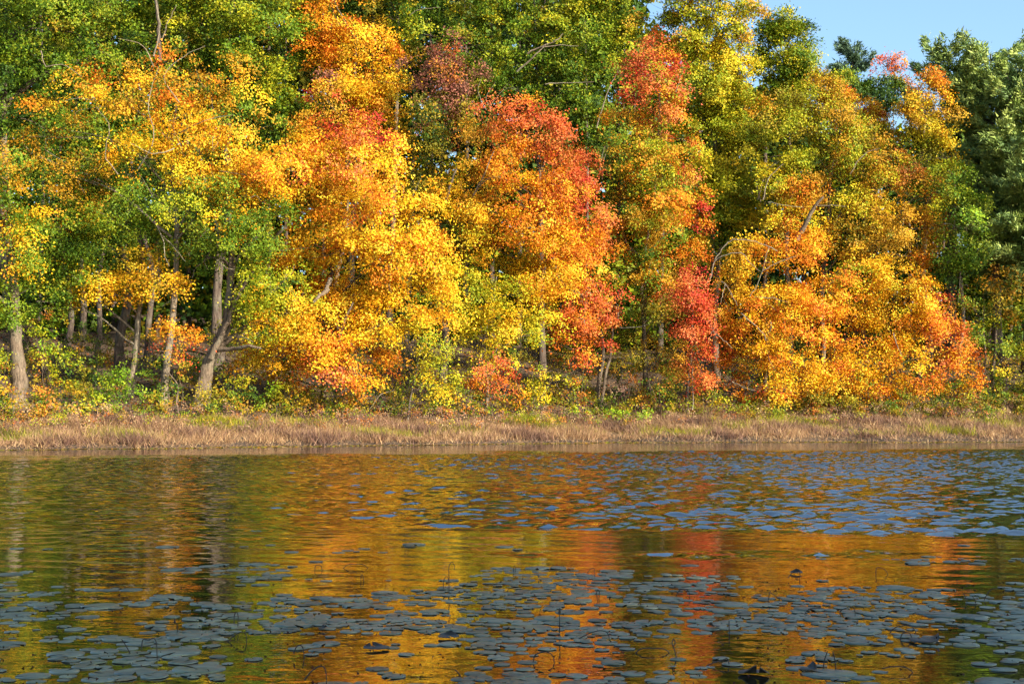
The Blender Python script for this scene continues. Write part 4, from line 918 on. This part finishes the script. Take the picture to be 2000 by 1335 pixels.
ST = [
 ('short forked upright stem left of the gold reflection', [(345, 1236), (346, 1222), (341, 1211)], (341, 1212, 2.6)),
 ('square topped arched stem at lower left', [(276, 1268), (277, 1250), (290, 1248), (304, 1250), (308, 1288)], None),
 ('thin slanting stem left of the square topped arch', [(260, 1276), (248, 1262), (238, 1247)], None),
 ('narrow looped stem left of centre', [(458, 1216), (457, 1202), (461, 1195), (465, 1203), (464, 1224)], None),
 ('long low arched stem left of centre', [(436, 1252), (455, 1242), (472, 1233), (480, 1238), (482, 1252)], None),
 ('small crooked stem pair below the long low arch', [(574, 1274), (581, 1260), (590, 1264), (595, 1284)], None),
 ('tall arched stem touching the bottom edge left of centre', [(594, 1328), (608, 1310), (622, 1301), (632, 1303), (637, 1316), (638, 1340)], None),
 ('tiny round loop stem at the far left edge of the pads', [(615, 1113), (616, 1105), (622, 1102), (628, 1106), (630, 1112)], None),
 ('long flat arched stem at the far edge of the pads', [(664, 1109), (678, 1103), (696, 1101), (712, 1103), (724, 1108)], None),
 ('tiny hooked stem right of the long flat arch', [(705, 1134), (705, 1123), (709, 1124), (711, 1134)], None),
 ('tallest hooked stem left of centre', [(877, 1157), (877, 1130), (877, 1106), (882, 1097), (887, 1104), (887, 1112)], None),
 ('narrow arch beside the tallest hooked stem', [(865, 1150), (867, 1132), (872, 1125), (876, 1132), (877, 1148)], None),
 ('tiny paired upright stems right of the tallest hook', [(1004, 1117), (1003, 1108), (1006, 1105), (1007, 1118)], None),
 ('short upright stem next to the dark bud', [(1021, 1133), (1021, 1122)], None),
 ('small square arched stem beyond the mat right of centre', [(1146, 1120), (1153, 1110), (1161, 1111), (1161, 1126)], None),
 ('tiny looped stem below the small square arch', [(1168, 1170), (1165, 1157), (1168, 1151), (1171, 1158), (1168, 1170)], None),
 ('straight upright stem topped by a seed head at centre', [(1093, 1238), (1093, 1212), (1093, 1190)], (1093, 1192, 3.2)),
 ('wide arched stem lying low right of centre', [(1118, 1247), (1135, 1244), (1158, 1234), (1176, 1231), (1188, 1238), (1191, 1248)], None),
 ('rounded arched stem near the bottom at centre', [(1040, 1288), (1044, 1280), (1056, 1273), (1069, 1273), (1080, 1281), (1084, 1292)], None),
 ('short slanting stem near the bottom edge left of the rounded arch', [(907, 1322), (896, 1313), (888, 1306)], None),
 ('thin rounded arch in the middle distance right of centre', [(1317, 1164), (1324, 1154), (1335, 1150), (1345, 1154), (1349, 1166)], None),
 ('kinked stem trailing to a dark tip in the middle distance', [(1501, 1172), (1502, 1158), (1505, 1157), (1516, 1164), (1531, 1172)], None),
 ('sweeping thin stem rising to the right', [(1566, 1200), (1578, 1191), (1590, 1187), (1602, 1186), (1610, 1188)], None),
 ('twisted upright stem with a loop at its top', [(1323, 1284), (1318, 1270), (1313, 1256), (1316, 1248), (1319, 1254), (1316, 1262)], None),
 ('long nearly flat stem left of the twisted upright stem', [(1233, 1274), (1250, 1267), (1275, 1265), (1300, 1268), (1316, 1274)], None),
 ('low stem with a kinked tip in front of the large curled pad', [(1364, 1299), (1390, 1294), (1412, 1288), (1422, 1287), (1427, 1296)], None),
 ('thick short upright stem beside the small standing pad', [(1425, 1236), (1424, 1222), (1424, 1211)], None),
 ('small arched stem at the far edge of the mat at right', [(1539, 1128), (1549, 1118), (1561, 1116), (1562, 1133)], None),
 ('angular arch far out in the orange water at right', [(1710, 1121), (1711, 1110), (1719, 1108), (1730, 1113), (1738, 1120)], None),
 ('leaning stem curving right near the right edge', [(1917, 1172), (1926, 1160), (1937, 1150), (1948, 1147)], None),
 ('first of two short parallel stems near the right edge', [(1889, 1174), (1885, 1166), (1882, 1158)], None),
 ('second of two short parallel stems near the right edge', [(1908, 1178), (1904, 1171), (1900, 1164)], None),
 ('wide shallow arch above the long crinkled pad', [(1730, 1233), (1745, 1225), (1762, 1221), (1779, 1221), (1793, 1231)], None),
 ('smaller tight arch touching the long crinkled pad', [(1757, 1246), (1762, 1238), (1771, 1234), (1779, 1238), (1784, 1248)], None),
 ('left stem of the tall crossed pair at lower right', [(1607, 1304), (1610, 1288), (1616, 1270)], None),
 ('right stem of the tall crossed pair at lower right', [(1632, 1306), (1630, 1290), (1626, 1271)], None),
 ('branching twig like stem left of the wide shallow arch', [(1645, 1204), (1641, 1194), (1650, 1188), (1662, 1184), (1669, 1190), (1670, 1204)], None),
 ('dark stick lying on the pads near the bottom right', [(1722, 1304), (1750, 1300), (1775, 1305), (1790, 1312)], None),
]
for lab, pts, bud in ST: stem(lab, pts, float(np.interp(max(q[1] for q in pts), [1100, 1180, 1300], [1.3, 1.8, 2.6])), bud)
# pads beside a stem are told apart by it
taken = set()
for lab, sx_, sy_, wd_ in STEMPOS:
    for side_, (ux, uy) in (('left of', (-1, 0)), ('right of', (1, 0)), ('in front of', (0, -1)), ('behind', (0, 1))):
        best = None
        for (o, x, y) in PADOBJ:
            dx, dy = x - sx_, y - sy_; al = dx * ux + dy * uy; ac = abs(dx * uy) + abs(dy * ux)
            if .02 < al - (wd_ / 2 if uy == 0 else 0) < .45 and ac < .7 * al and o.name not in taken and (best is None or al < best[0]): best = (al, o)
        text = 'nearest lily pad %s the %s' % (side_, lab)
        if best and len(text.split()) <= 16:
            taken.add(best[1].name); best[1]['label'] = text
# specks: bits of torn leaf and seed floating among the pads
k = 700
y = rng.uniform(6.5, 11.5, k); x = rng.uniform(-.4, .4, k) * y
L = Leaves(); L.add(np.stack([x, y, .03 + rng.uniform(0, .012, k)], 1), np.array([0, 0, 1.]) + rng.normal(size=(k, 3)) * .9, rng.uniform(.010, .026, k), np.clip(PALL['maroon'][rng.integers(0, 4, k)] * .22, 0, 1))
tag(L.build('floating_debris', LEAF), 'dark scraps of leaf floating among the lily pads', 'debris', kind='stuff')

# ------------------------------------------------------------------ near bank behind the viewer: tall trees whose shade covers the near water
def shade_tree(i, x, y, h):
    base = np.array([x, y, float(ground(x, y)) - .1])
    e = empty('shade_tree', base)
    tag(e, 'tall oak on the near bank behind the viewer, number %s from the left' % ['one', 'two', 'three', 'four', 'five', 'six', 'seven', 'eight', 'nine', 'ten'][i], 'tree', 'trees on the near bank')
    T = Tubes(); T.add([base, base + [.2, 0, h * .4], base + [0, .2, h * .85]], .32, .07, sides=9, flare=.4); T.build('trunk', BARK, e, base)
    L = Leaves()
    for q in np.linspace(.28, .95, 7):
        rad = 3.3 * math.sin(math.pi * (q * .75 + .18)) + .6
        for _ in range(2):
            an = rng.uniform(0, 6.28)
            fill_lobe(L, base + np.array([math.cos(an) * rad * .5, math.sin(an) * rad * .5, h * q]), (rad, rad, rad * .7), 'green:2,yg:1', .85, .42, .9, 16, back=1.0)
    L.build('crown', LEAF, e, base)
for i, (x, y, h) in enumerate([(9, -5, 20), (14, -3.5, 22), (19, -6, 24), (24, -4, 23), (29, -6, 25), (34, -4, 24), (39, -5.5, 25), (44, -4, 24)]):
    shade_tree(i, x, y, h)
